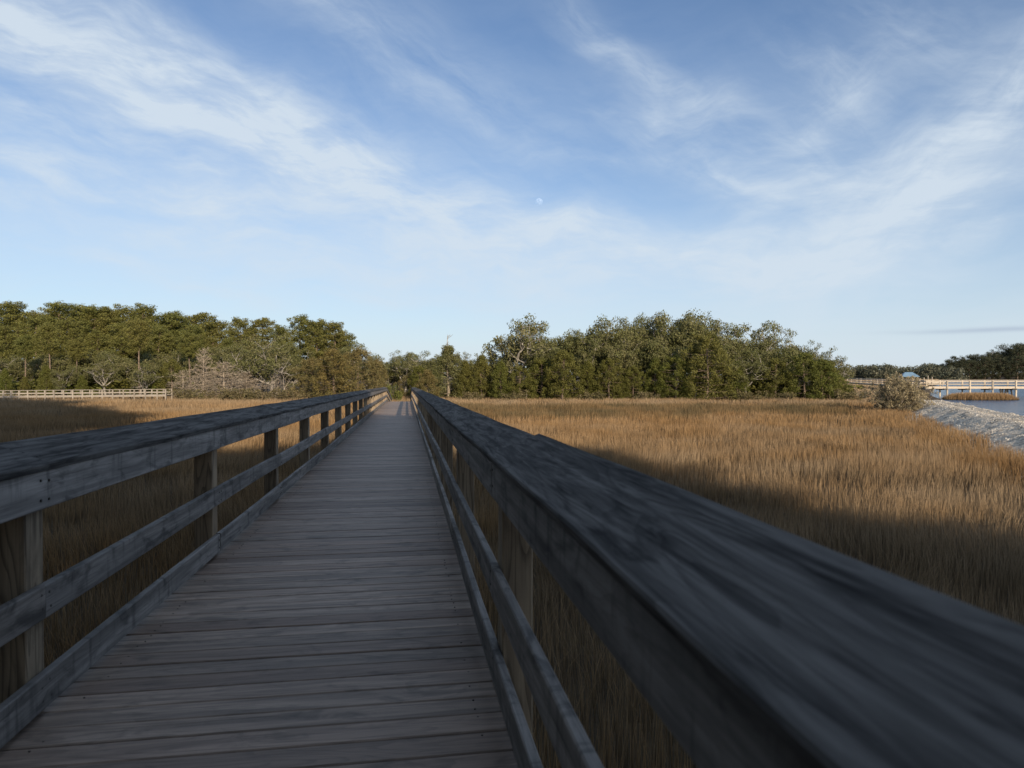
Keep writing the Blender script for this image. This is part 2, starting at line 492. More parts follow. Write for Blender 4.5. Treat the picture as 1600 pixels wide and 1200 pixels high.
def build_boardwalk():
    root = empty('boardwalk', (XL / 2, 0, 0), 'long grey weathered plank boardwalk with railings running straight to the trees', 'boardwalk')
    root.location = (0, 0, 0)
    # deck planks
    mb = MB()
    planks = []
    y = -2.6
    while y < RAMP_END:
        w = 0.140 + R.uniform(-0.002, 0.002)
        dz = wz(y + w / 2) + R.uniform(-0.002, 0.002)
        rn = R.random()
        xa, xb = -1.56 + R.uniform(-.012, .006), 0.415 + R.uniform(-.006, .006)
        sk = R.uniform(-0.003, 0.003)
        t = R.uniform(-0.0018, 0.0018)
        mb.prism(chamf(w / 2, 0.019, 0.005), (xa, y + w / 2, dz - 0.019 - t), (xb, y + w / 2 + sk, dz - 0.019 + t), (0, 1, 0), (0, 0, 1), rn, 1)
        planks.append((y + w / 2, dz)); y += w + 0.008 + (R.uniform(0, 0.006))
    nf = len(mb.f)
    for yy, zz in planks:
        if 0.5 < yy < 10:
            for sx in (-1.40, 0.29):
                for q in (-0.04, 0.04):
                    if R.random() < .45: continue
                    cx, cy = sx + R.uniform(-.008, .008), yy + q + R.uniform(-.006, .006)
                    prof = [(0.0042 * math.cos(t * math.pi / 3), 0.0042 * math.sin(t * math.pi / 3)) for t in range(6)]
                    mb.prism(prof, (cx, cy, zz - .004), (cx, cy, zz + .0022), (1, 0, 0), (0, 1, 0), 0.5)
    dk = mb.build('deck', [M_DECK, M_NAIL], root)
    mi = np.zeros(len(dk.data.polygons), np.int32); mi[nf:] = 1
    dk.data.polygons.foreach_set("material_index", mi)
    # stringers
    for x in (-1.40, -0.55, 0.29):
        mb = MB()
        for y0, y1 in ((-2.6, END_Y), (END_Y, RAMP_END)):
            mb.prism(chamf(0.02, 0.115, 0.003), (x, y0, wz(y0) - 0.165), (x, y1, wz(y1) - 0.165), (1, 0, 0), (0, 0, 1), R.random(), 1)
        mb.build('stringer', M_RAIL, root)
    for sgn, xin in ((1, XR), (-1, XL)):
        # posts, set behind the rail boards and running down into the marsh
        for k, y in enumerate(POST_Y):
            z0, zt = GROUND - 0.4, wz(y) + 1.03
            mb = MB()
            ps = 0.070
            cx = xin + sgn * (0.0395 + ps)
            prof = chamf(ps, ps, 0.006)
            rn = R.random()
            n0 = len(mb.v)
            mb.prism(prof, (cx, y, z0), (cx, y, zt), (1, 0, 0), (0, 1, 0), rn, 1)
            for i in range(n0 + len(prof), n0 + 2 * len(prof)):     # top cut to the pitch of the cap
                vx = mb.v[i]
                lift = (sgn * (vx[0] - xin)) * (0.38 if y < 3.2 else 0.31)
                mb.v[i] = np.array([vx[0], vx[1], vx[2] + lift - 0.012])
            mb.build('post', M_POST, root)
            # beam under the deck at each pair of posts
            if sgn == 1 and y > -3:
                mb = MB()
                mb.box((-1.60, y + 0.072, wz(y) - 0.50), (0.50, y + 0.11, wz(y) - 0.285), 0, R.random())
                mb.build('cross_beam', M_RAIL, root)

        # boards that run from joint to joint
        def run(name, mat, za, zb, thick, first, x_in, nails):
            joints = [POST_Y[i] for i in range(first, len(POST_Y), 2)]
            if joints[0] > POST_Y[0]:
                joints = [POST_Y[0]] + joints
            if joints[-1] < POST_Y[-1]:
                joints.append(POST_Y[-1])
            for a, b in zip(joints[:-1], joints[1:]):
                rn = R.random()
                jz = R.uniform(-0.004, 0.004)
                ph = R.uniform(0, 6)
                wob = lambda s, r: (0.003 * math.sin(s * 1.3 + r * 40), 0.005 * math.sin(s * 0.9 + r * 70))
                pts = [a + 0.002, b - 0.002]
                if a < END_Y < b:
                    pts = [a + 0.002, END_Y, b - 0.002]
                mb = MB()
                for q0, q1 in zip(pts[:-1], pts[1:]):
                    cx = x_in + sgn * thick / 2
                    seg = 8 if q0 < 12 else 3
                    mb.prism(chamf(thick / 2, (zb - za) / 2, 0.005), (cx, q0, wz(q0) + (za + zb) / 2 + jz), (cx, q1, wz(q1) + (za + zb) / 2 + jz),
                             (1, 0, 0), (0, 0, 1), rn, seg, wob)
                o = mb.build(name, mat, root)
                if nails and a < 9:
                    for yy in [p for p in POST_Y if a - .01 <= p <= b + .01]:
                        for dy in ((0.035,) if abs(yy - a) < .01 else ((-0.035,) if abs(yy - b) < .01 else (-0.03, 0.03))):
                            for dz in (0.28, 0.74):
                                zz = wz(yy) + za + (zb - za) * (dz + R.uniform(-.06, .06)) + jz
                                yq = yy + dy + R.uniform(-.008, .008)
                                prof = [(0.0055 * math.cos(t * math.pi / 4), 0.0055 * math.sin(t * math.pi / 4)) for t in range(8)]
                                nb = MB(); nb.prism(prof, (x_in + sgn * 0.006, yq, zz), (x_in - sgn * 0.0025, yq, zz), (0, 1, 0), (0, 0, 1), 0.5)
                                nb.build('nail_head', M_NAIL, o)

        run('top_rail', M_RAIL, 0.866, 1.028, 0.038, 3 if sgn < 0 else 2, xin, True)
        run('middle_rail', M_RAIL, 0.410, 0.550, 0.038, 2, xin, True)
        run('toe_rail', M_RAIL, 0.034, 0.178, 0.038, 3, xin, True)
        # pitched cap boards
        joints = [POST_Y[0]] + [POST_Y[i] for i in range(2, len(POST_Y), 2)]
        if joints[-1] < POST_Y[-1]:
            joints.append(POST_Y[-1])
        for k, (a, b) in enumerate(zip(joints[:-1], joints[1:])):
            th = math.radians(20.8 if k == 0 else 17.4 + R.uniform(-0.9, 0.9))
            c, s = math.cos(th), math.sin(th)
            w, t = 0.262, 0.038
            xa = np.array([sgn * c, 0, s]); ya = np.array([-sgn * s, 0, c])
            o0 = np.array([xin - sgn * 0.010 + sgn * R.uniform(-.004, .004), 0, 1.024 + R.uniform(-.003, .003)])
            rn = R.random()
            wob = lambda s_, r: (0.004 * math.sin(s_ * 1.1 + r * 50) + 0.0025 * math.sin(s_ * 3.7 + r * 20), 0.003 * math.sin(s_ * 1.7 + r * 33))
            mb = MB()
            pts = [a + 0.003, b - 0.003]
            if a < END_Y < b:
                pts = [a + 0.003, END_Y, b - 0.003]
            prof = [(x + w / 2, z + t / 2) for x, z in chamf(w / 2, t / 2, 0.006)]
            for q0, q1 in zip(pts[:-1], pts[1:]):
                mb.prism(prof, (o0[0], q0, o0[2] + wz(q0)), (o0[0], q1, o0[2] + wz(q1)), xa, ya, rn, 24 if q0 < 12 else 4, wob)
            o = mb.build('cap_board', M_CAP, root)
            if a < 8:
                for yy in [p for p in POST_Y if a - .01 <= p <= b + .01]:
                    dy = 0.05 if abs(yy - a) < .01 else (-0.05 if abs(yy - b) < .01 else 0.0)
                    for f in (0.28, 0.5):
                        ctr = o0 + xa * w * f + np.array([0, yy + dy, wz(yy)])
                        prof = [(0.0055 * math.cos(q * math.pi / 4), 0.0055 * math.sin(q * math.pi / 4)) for q in range(8)]
                        nb = MB(); nb.prism(prof, ctr + ya * (t - 0.004), ctr + ya * (t + 0.002), xa, (0, 1, 0), 0.5)
                        nb.build('nail_head', M_NAIL, o)
    return root


build_boardwalk()

# ------------------------------------------------------------------ ground, water, bank
def grid_mesh(xs, ys, zf):
    X, Y = np.meshgrid(xs, ys, indexing='ij')
    Z = zf(X, Y)
    nx, ny = X.shape
    v = np.stack([X.ravel(), Y.ravel(), Z.ravel()], 1)
    i = np.arange(nx - 1)[:, None] * ny + np.arange(ny - 1)[None, :]
    f = np.stack([i, i + ny, i + ny + 1, i + 1], -1).reshape(-1, 4)
    return v, f


def build_ground():
    m, g = new_mat('marsh_mud')
    p = g.n('ShaderNodeNewGeometry').outputs['Position']
    n1 = g.noise(p, 0.35, 6.0, 0.6)
    n2 = g.noise(p, 4.0, 5.0, 0.65)
    c = g.mix(g.rng(n1, 0.35, 0.65), (0.060, 0.044, 0.026), (0.095, 0.068, 0.038))
    c = g.mix(g.m('MULTIPLY', g.rng(n2, 0.4, 0.7), 0.6), c, (0.035, 0.028, 0.019))
    bp = g.n('ShaderNodeBump', {'Strength': 0.6, 'Distance': 0.08, 'Height': n2}).outputs[0]
    b = g.n('ShaderNodeBsdfPrincipled', {'Base Color': c, 'Roughness': 0.9, 'Normal': bp, 'Specular IOR Level': 0.15})
    finish(g, b.outputs[0])
    a = lambda *p: np.unique(np.concatenate(p))
    xs = a(np.linspace(-6000, -250, 12), np.linspace(-250, -20, 40), np.linspace(-20, 180, 101), np.linspace(180, 700, 90), np.linspace(700, 6000, 12))
    ys = a(np.linspace(-6000, -120, 10), np.linspace(-120, -10, 30), np.linspace(-10, 160, 86), np.linspace(160, 700, 110), np.linspace(700, 6000, 12))

    def zf(X, Y):
        return ground_z(X, Y) + 0.05 * np.sin(X * .31 + Y * .17) * np.sin(Y * .23 - X * .11)
    v, f = grid_mesh(xs, ys, zf)
    o = mesh_np('ground', v, [f], m, smooth=True)
    tag(o, 'brown marsh mud under the dry grass, reaching the horizon', None, None, 'structure')


def build_water():
    m, g = new_mat('river_water')
    p = g.n('ShaderNodeNewGeometry').outputs['Position']
    sp = g.n('ShaderNodeSeparateXYZ', {0: p})
    n1 = g.noise(p, 0.9, 6.0, 0.62, 0.4)
    n2 = g.noise(g.vec(g.m('MULTIPLY', sp.outputs[0], 0.25), g.m('MULTIPLY', sp.outputs[1], 0.12), 0.0), 1.0, 4.0, 0.6)
    h = g.m('ADD', n1, g.m('MULTIPLY', n2, 1.2))
    bp = g.n('ShaderNodeBump', {'Strength': 1.0, 'Distance': 0.45, 'Height': h}).outputs[0]
    b = g.n('ShaderNodeBsdfPrincipled', {'Base Color': (0.035, 0.085, 0.16, 1), 'Roughness': 0.14, 'Normal': bp, 'Specular IOR Level': 0.5, 'IOR': 1.33})
    finish(g, b.outputs[0])
    pts = [(-50, -200), (900, -200), (2600, 640), (200, 640), (40, 60)]
    v = [(*map(float, xd(*q)), WATER) for q in pts]
    o = mesh_np('water', v, [tuple(range(len(v)))], m)
    tag(o, 'rippled blue tidal river beyond the shell bank', None, None, 'structure')


def vnoise(x, y, seed, octs=3):
    """cheap smooth value noise"""
    r = np.random.default_rng(seed)
    tot = np.zeros_like(x, dtype=float); amp = 1.0; fr = 1.0; s = 0
    for o in range(octs):
        tab = r.random((64, 64))
        xi = np.floor(x * fr).astype(int); yi = np.floor(y * fr).astype(int)
        fx = x * fr - xi; fy = y * fr - yi
        fx = fx * fx * (3 - 2 * fx); fy = fy * fy * (3 - 2 * fy)
        q = lambda i, j: tab[i % 64, j % 64]
        tot += amp * (q(xi, yi) * (1 - fx) * (1 - fy) + q(xi + 1, yi) * fx * (1 - fy) + q(xi, yi + 1) * (1 - fx) * fy + q(xi + 1, yi + 1) * fx * fy)
        s += amp; amp *= 0.5; fr *= 2.03
    return tot / s


PROF_W = np.array([-5.0, -4.2, -3.5, -0.9, -0.3, 0.25, 0.6, 1.0, 1.5, 2.0, 3.8, 5.0])
PROF_Z = np.array([-2.80, -2.62, -2.44, -1.50, -1.36, -1.38, -1.48, -1.48, -1.38, -1.46, -2.75, -3.2])


def bank_surface(wofs, d):
    base = np.interp(wofs, PROF_W, PROF_Z)
    k = np.clip((104 - d) / 30.0, 0.0, 1.0)
    z = -2.75 + (base + 2.75) * k
    xc = np.interp(d, CREST_D, CREST_X) + wofs * 0.91
    dd = d - wofs * 0.40
    x, y = xd(xc, dd)
    n = vnoise(x * 0.8, y * 0.8, 3, 4) - 0.5
    n2 = vnoise(x * 3.1, y * 3.1, 5, 3) - 0.5
    rough = np.where(np.abs(wofs - 0.6) < 1.4, 0.25, 1.0)
    return x, y, z + (n * 0.42 + n2 * 0.14) * rough * np.clip(k * 2, 0.2, 1)


def build_bank():
    m, g = new_mat('oyster_shell')
    p = g.n('ShaderNodeNewGeometry').outputs['Position']
    vo = g.n('ShaderNodeTexVoronoi', {'Vector': p, 'Scale': 9.0}).outputs
    n = g.noise(p, 1.2, 6.0, 0.65)
    cr = g.n('ShaderNodeSeparateColor', {0: vo['Color']}).outputs[0]
    c = g.mix(cr, (0.36, 0.315, 0.26), (0.72, 0.63, 0.50))
    c = g.mix(g.m('MULTIPLY', g.rng(n, 0.48, 0.64), 0.75), c, (0.14, 0.125, 0.10))
    bp = g.n('ShaderNodeBump', {'Strength': 0.9, 'Distance': 0.05, 'Height': vo['Distance']}).outputs[0]
    b = g.n('ShaderNodeBsdfPrincipled', {'Base Color': c, 'Roughness': 0.85, 'Normal': bp, 'Specular IOR Level': 0.2})
    finish(g, b.outputs[0])
    ds = np.concatenate([np.linspace(4, 30, 60), np.linspace(30.3, 80, 170), np.linspace(80.5, 106, 50)])
    ws = np.linspace(-5, 5, 61)
    D, W = np.meshgrid(ds, ws, indexing='ij')
    x, y, z = bank_surface(W, D)
    nx, ny = D.shape
    v = np.stack([x.ravel(), y.ravel(), z.ravel()], 1)
    i = np.arange(nx - 1)[:, None] * ny + np.arange(ny - 1)[None, :]
    f = np.stack([i, i + ny, i + ny + 1, i + 1], -1).reshape(-1, 4)
    o = mesh_np('shell_bank', v, [f], m, smooth=True)
    tag(o, 'low bank of pale oyster shell with a track along its top beside the river', None, None, 'structure')
    # loose shells
    N = 24000
    d = 18 + 72 * rng.random(N) ** 1.2
    w = rng.uniform(-4.3, 3.4, N)
    x, y, z = bank_surface(w, d)
    k = vnoise(x * .9, y * .9, 63, 3) + rng.normal(0, .06, N) > np.where(np.abs(w - .6) < 1.3, .30, .56)
    x, y, z, d, w = x[k], y[k], z[k], d[k], w[k]
    N = len(x)
    c = np.stack([x, y, z + 0.02], 1)
    nrm = rng.normal(size=(N, 3)) * 0.55 + np.array([0, 0, 1.0])
    v, f, _ = leaf_quads(c, nrm, rng.uniform(0.025, 0.06, N), 0.6, rng)
    tint = np.repeat(rng.random(N), 4)
    m2, g = new_mat('loose_shell')
    t = g.n('ShaderNodeAttribute', attribute_name='tint').outputs['Fac']
    c = g.mix(t, (0.30, 0.28, 0.25), (0.74, 0.69, 0.60))
    b = g.n('ShaderNodeBsdfPrincipled', {'Base Color': c, 'Roughness': 0.7, 'Specular IOR Level': 0.3})
    finish(g, b.outputs[0])
    o = mesh_np('oyster_shells', v, [f], m2, {'tint': tint})
    tag(o, 'loose pale oyster shells strewn over the bank', None, None, 'stuff')


def leaf_quads(c, n, size, aspect, rg):
    """a small diamond leaf at each centre, facing n"""
    N = len(c)
    n = n / np.maximum(np.linalg.norm(n, axis=1, keepdims=True), 1e-6)
    t = rg.normal(size=(N, 3))
    t -= n * np.sum(t * n, 1, keepdims=True)
    t /= np.maximum(np.linalg.norm(t, axis=1, keepdims=True), 1e-6)
    b = np.cross(n, t)
    s = np.asarray(size)[:, None]
    v = np.stack([c - t * s, c - b * s * aspect, c + t * s, c + b * s * aspect], 1).reshape(-1, 3)
    f = np.arange(4 * N).reshape(-1, 4)
    return v, f, n


build_ground()
build_water()
build_bank()

# ------------------------------------------------------------------ marsh grass
def grass_material():
    m, g = new_mat('marsh_grass')
    a = g.n('ShaderNodeAttribute', attribute_name='tint').outputs['Vector']
    sp = g.n('ShaderNodeSeparateXYZ', {0: a})
    r, zone, h = sp.outputs
    tan = g.mix(r, GRASS['tan0'], GRASS['tan1'])
    org = g.mix(r, GRASS['org0'], GRASS['org1'])
    rush = g.mix(r, GRASS['rush0'], GRASS['rush1'])
    c = g.mix(g.rng(zone, 0.0, 0.5, smooth=False), tan, org)
    c = g.mix(g.rng(zone, 0.5, 1.0, smooth=False), c, rush)
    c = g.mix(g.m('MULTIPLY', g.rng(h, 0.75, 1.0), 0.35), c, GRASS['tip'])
    c = g.mix(g.m('MULTIPLY', g.rng(h, 0.80, 0.12), 0.78), c, GRASS['stem_shade'])  # stem tone, deepened low down to stand for shade among the blades
    d = g.n('ShaderNodeBsdfPrincipled', {'Base Color': c, 'Roughness': 0.7, 'Specular IOR Level': 0.15})
    t = g.n('ShaderNodeBsdfTranslucent', {'Color': c})
    mx = g.n('ShaderNodeMixShader', {0: 0.25, 1: d.outputs[0], 2: t.outputs[0]})
    finish(g, mx.outputs[0])
    return m


GRASS = dict(tan0=(0.245, 0.178, 0.107), tan1=(0.44, 0.33, 0.21), org0=(0.25, 0.145, 0.060), org1=(0.41, 0.255, 0.115),
             rush0=(0.075, 0.062, 0.03), rush1=(0.15, 0.12, 0.062), tip=(0.41, 0.31, 0.20), stem_shade=(0.055, 0.040, 0.023))
M_GRASS = grass_material()


def blades(x, y, z0, h, w, tone, zone, rg, lean=0.20):
    """one curved tapered blade per point"""
    N = len(x)
    az = rg.uniform(0, 2 * np.pi, N)
    la = rg.uniform(0, 2 * np.pi, N)
    pt = vnoise(x * .5, y * .5, 71, 3)
    la = np.where(rg.random(N) < np.clip(pt * 2.2 - .7, 0, .9), 9.0 * vnoise(x * .12, y * .12, 72, 2) + rg.normal(0, .5, N), la)
    lm = np.abs(rg.normal(0, lean, N)) * h * np.clip(.5 + 2.6 * (pt - .3), .5, 2.2)
    dx, dy = np.cos(az) * w / 2, np.sin(az) * w / 2
    lx, ly = np.cos(la) * lm, np.sin(la) * lm
    V = np.empty((N, 5, 3), np.float32)
    V[:, 0] = np.stack([x - dx, y - dy, z0], 1)
    V[:, 1] = np.stack([x + dx, y + dy, z0], 1)
    V[:, 2] = np.stack([x + lx * .35 + dx * .8, y + ly * .35 + dy * .8, z0 + h * .58], 1)
    V[:, 3] = np.stack([x + lx * .35 - dx * .8, y + ly * .35 - dy * .8, z0 + h * .58], 1)
    V[:, 4] = np.stack([x + lx, y + ly, z0 + h], 1)
    T = np.empty((N, 5, 3), np.float32)
    T[:, :, 0] = tone[:, None]
    T[:, :, 1] = zone[:, None]
    T[:, :, 2] = np.array([0, 0, .58, .58, 1.0])[None, :]
    i = np.arange(N)[:, None] * 5
    return V.reshape(-1, 3), [i + np.array([[0, 1, 2, 3]]), i + np.array([[3, 2, 4]])], T.reshape(-1, 3)


def zone_of(xc, d, x, y):
    """0 tan cordgrass, .5 orange edge grass, 1 dark rush"""
    n = vnoise(x * 0.10, y * 0.10, 21, 3) - 0.5
    n2 = vnoise(x * 0.45, y * 0.45, 22, 3) - 0.5
    crest = np.interp(d, CREST_D, CREST_X)
    edge = crest - xc                                # metres left of the bank crest
    right = x > -1
    z = np.clip(0.20 + n2 * 0.5 + n * .6, 0, .5)
    z = np.where(right & (edge < 6 + n * 9), 0.44, z)
    z = np.where(right & (d > 44 + n * 14), 0.40 + n2 * .4, z)
    band = right & (d > 55 + n * 12 + np.clip(xc, 0, 40) * 0.12) & (d < 78 + n * 10) & (edge > 8)
    z = np.where(band, 0.86 + n2 * 0.6, z)
    z = np.where(right & (d >= 78 + n * 10), 0.15 + n2 * .6, z)
    left = ~right
    z = np.where(left, 0.30 + n * .5 + n2 * .3, z)
    z = np.where(left & (d > 84), 0.12, z)
    return np.clip(z + n2 * 0.12, 0, 1)


def grass_ok(xc, d, x, y):
    crest = np.interp(d, CREST_D, CREST_X)
    ok = (xc < crest - 2.9 + 0.8 * (vnoise(x * .7, y * .7, 9, 2) - .5))
    ok &= ~((x > -1.85) & (x < 0.75) & (y < 74) & (y > -3) & (y > 45))
    ok &= ~((x > -1.80) & (x < 0.72) & (y < 74))
    return ok


def build_grass():
    Vs, Fq, Ft, Ts = [], [], [], []
    off = 0
    rings = [(-4, 2.0, 110, .008), (2.0, 6, 300, .007), (6, 12, 260, .007), (12, 20, 240, .0085), (20, 32, 170, .012), (32, 48, 105, .017), (48, 70, 58, .026), (70, 104, 30, .042), (104, 128, 8, .08)]
    for d0, d1, dens, w in rings:
        x0, x1 = (-1050 / F) * max(d1, 8) , (930 / F) * max(d1, 8)
        if d1 > 100: x0 = -95
        N = int((x1 - x0) * (d1 - d0) * dens)
        d = rng.uniform(d0, d1, N); xc = rng.uniform(x0, x1, N)
        k = (xc > -1050 / F * np.maximum(d, 5) - 3) & (xc < 960 / F * np.maximum(d, 5) + 3)
        d, xc = d[k], xc[k]
        x, y = xd(xc, d)
        k = grass_ok(xc, d, x, y)
        x, y, d, xc = x[k], y[k], d[k], xc[k]
        dn = vnoise(x * .35, y * .35, 31, 3)
        k = rng.random(len(x)) < np.clip(0.30 + 1.7 * (dn - .28), 0.15, 1)
        x, y, d, xc, dn = x[k], y[k], d[k], xc[k], dn[k]
        N = len(x)
        zone = zone_of(xc, d, x, y)
        hb = 0.80 * (0.72 + 0.5 * vnoise(x * .22, y * .22, 41, 3)) + np.where(zone > .75, 0.10, 0) + np.where((zone > .45) & (zone < .75), .12, 0)
        h = hb * np.where(rng.random(N) < .12, rng.uniform(.95, 1.18, N), rng.uniform(.72, 1.0, N))
        tone = np.clip(rng.beta(2, 2, N) * .7 + (vnoise(x * .6, y * .6, 51, 3) - .5) * 1.1 + 0.15, 0, 1)
        v, (fq, ft), t = blades(x, y, ground_z(x, y) - 0.05, h + .05, w * rng.uniform(.6, 1.5, N), tone, zone, rng)
        Vs.append(v); Ts.append(t); Fq.append(fq + off); Ft.append(ft + off)
        off += len(v)
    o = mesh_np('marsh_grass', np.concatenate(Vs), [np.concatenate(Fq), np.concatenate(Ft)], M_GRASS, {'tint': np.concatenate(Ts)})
    tag(o, 'dry tan and orange cordgrass covering the marsh on both sides of the boardwalk', None, None, 'stuff')
    # small island of grass in the river below the pier
    N = 9000
    a = rng.uniform(0, 2 * np.pi, N); r = np.sqrt(rng.random(N))
    d = 112 + np.sin(a) * r * 2.6 + rng.normal(0, .2, N)
    xc = (1528 - 800) / F * 112 + np.cos(a) * r * 5.4 + rng.normal(0, .25, N)
    xc = xc + (d - 113) * -0.35
    x, y = xd(xc, d)
    rr = np.clip(1 - r ** 8, 0.3, 1)
    h = 1.1 * rr * rng.uniform(.75, 1.15, N)
    v, f, t = blades(x, y, np.full(N, WATER - .12), h + .2, rng.uniform(.03, .07, N), rng.random(N), np.full(N, .40), rng, .1)
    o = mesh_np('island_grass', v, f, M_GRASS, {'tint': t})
    tag(o, 'small island of orange grass in the river under the pier', None, None, 'stuff')
    # pale far marsh flat
    N = 60000
    d = 112 + 350 * rng.random(N) ** 1.1
    x0 = 470 / F * d
    xs = np.interp(d, SHORE_D, SHORE_X) - 2
    xc = x0 + (xs - x0) * rng.random(N)
    x, y = xd(xc, d)
    v, f, t = blades(x, y, ground_z(x, y) - .05, rng.uniform(.6, 1.0, N), np.interp(d, [112, 450], [.06, .45]) * rng.uniform(.7, 1.4, N), rng.uniform(.5, 1, N), np.full(N, .05), rng, .1)
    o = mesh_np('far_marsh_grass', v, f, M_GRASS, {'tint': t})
    tag(o, 'pale far flat of marsh grass beyond the pier, in front of the distant wood', None, None, 'stuff')


build_grass()

# ------------------------------------------------------------------ trees
def tube(pts, rad, sides=6):
    pts = np.asarray(pts, float)
    n = len(pts)
    vs, fs = [], []
    tan = np.gradient(pts, axis=0)
    for i in range(n):
        t = tan[i] / (np.linalg.norm(tan[i]) + 1e-9)
        a = np.cross(t, [0.31, 0.95, 0.05]); a /= np.linalg.norm(a) + 1e-9
        b = np.cross(t, a)
        for s in range(sides):
            q = 2 * math.pi * s / sides
            vs.append(pts[i] + (a * math.cos(q) + b * math.sin(q)) * rad[i])
    for i in range(n - 1):
        for s in range(sides):
            s2 = (s + 1) % sides
            fs.append((i * sides + s, i * sides + s2, (i + 1) * sides + s2, (i + 1) * sides + s))
    return np.array(vs), np.array(fs)


class Wood:
    def __init__(self):
        self.v, self.f, self.n = [], [], 0

    def add(self, pts, rad, sides=6):
        v, f = tube(pts, rad, sides)
        self.v.append(v); self.f.append(f + self.n); self.n += len(v)

    def mesh(self, name, mat):
        o = mesh_np(name, np.concatenate(self.v), [np.concatenate(self.f)], mat, smooth=True, link_it=False)
        me = o.data
        bpy.data.objects.remove(o)
        return me


class Crown:
    def __init__(self, rg):
        self.v, self.f, self.t, self.n, self.rg = [], [], [], 0, rg

    def clump(self, c, rad, n, size, aspect=0.6, bias=0.9, shell=0.55, tone=None):
        rg = self.rg
        p = rg.normal(size=(n, 3)); p /= np.linalg.norm(p, axis=1, keepdims=True)
        r = shell + (1.08 - shell) * rg.random(n) ** 0.8
        pos = np.asarray(c) + p * r[:, None] * np.asarray(rad)
        nr = p / np.asarray(rad)
        nr /= np.linalg.norm(nr, axis=1, keepdims=True)
        nr = nr * bias + rg.normal(size=(n, 3)) * 0.55
        v, f, _ = leaf_quads(pos, nr, size * rg.uniform(.55, 1.3, n), aspect, rg)
        tone = rg.random() if tone is None else tone
        t = np.stack([np.clip(np.full(n, tone) + rg.normal(0, .18, n), 0, 1), rg.random(n), np.zeros(n)], 1)
        self.v.append(v); self.f.append(f + self.n); self.t.append(np.repeat(t, 4, 0)); self.n += len(v)

    def mesh(self, name, mat):
        o = mesh_np(name, np.concatenate(self.v), [np.concatenate(self.f)], mat, {'tint': np.concatenate(self.t)}, link_it=False)
        me = o.data
        bpy.data.objects.remove(o)
        return me


def curve(p0, dir0, L, rg, n=5, up=0.0, wig=0.15):
    pts = [np.array(p0, float)]
    d = np.array(dir0, float); d /= np.linalg.norm(d)
    for i in range(n):
        d = d + rg.normal(0, wig, 3) + np.array([0, 0, up])
        d /= np.linalg.norm(d)
        pts.append(pts[-1] + d * L / n)
    return np.array(pts), d


def make_pine(seed, lo=.30):
    """16 m tall loblolly-like pine: bare lower trunk, irregular flat-topped crown"""
    rg = np.random.default_rng(seed)
    H = 16.0
    w, c = Wood(), Crown(rg)
    lean = rg.normal(0, .035, 2)
    zs = np.linspace(-0.4, H * 0.97, 9)
    cx = np.stack([lean[0] * zs + np.sin(zs * .35 + seed) * .12, lean[1] * zs + np.cos(zs * .3 + seed) * .12, zs], 1)
    w.add(cx, np.interp(zs, [-.4, 1, H * .6, H], [.24, .2, .13, .03]), 7)
    pos = lambda z: np.array([np.interp(z, zs, cx[:, 0]), np.interp(z, zs, cx[:, 1]), z])
    start = rg.uniform(lo, lo + .12)
    nb = 42
    for k in range(nb):
        t = start + (1 - start) * (k + rg.random()) / nb
        z = H * t * .98
        prof = np.interp(t, [start, .58, .8, .93, 1.0], [1.7, 2.6, 2.7, 2.1, 1.1])
        L = prof * rg.uniform(.55, 1.12)
        a = k * 2.39996 + rg.normal(0, .4)
        d = np.array([math.cos(a), math.sin(a), rg.uniform(-.05, .45)])
        pts, dd = curve(pos(z), d, L, rg, 4, .07, .12)
        w.add(pts, np.linspace(.055, .015, 5), 4)
        tone = rg.random()
        for q in range(2 + (L > 1.6)):
            f = 1.0 - q * .33
            i = f * 4
            p = pts[int(min(i, 3))] + (pts[min(int(i) + 1, 4)] - pts[int(min(i, 3))]) * (i - int(min(i, 3)) if i < 4 else 1)
            s = rg.uniform(.5, .85)
            c.clump(p + rg.normal(0, .18, 3) + [0, 0, .12], (s, s, s * .8), 92, .145, .42, .9, .35, tone)
    for q in range(6):
        c.clump(pos(H * .96) + rg.normal(0, .6, 3) * [1, 1, .4], (.8, .8, .5), 80, .145, .42, .8, .3)
    # short dead stubs on the trunk
    for q in range(5):
        z = H * rg.uniform(.15, start)
        a = rg.uniform(0, 6.28)
        pts, _ = curve(pos(z), (math.cos(a), math.sin(a), .1), rg.uniform(.5, 1.3), rg, 3)
        w.add(pts, [.03, .02, .015, .006], 4)
    return w, c, H


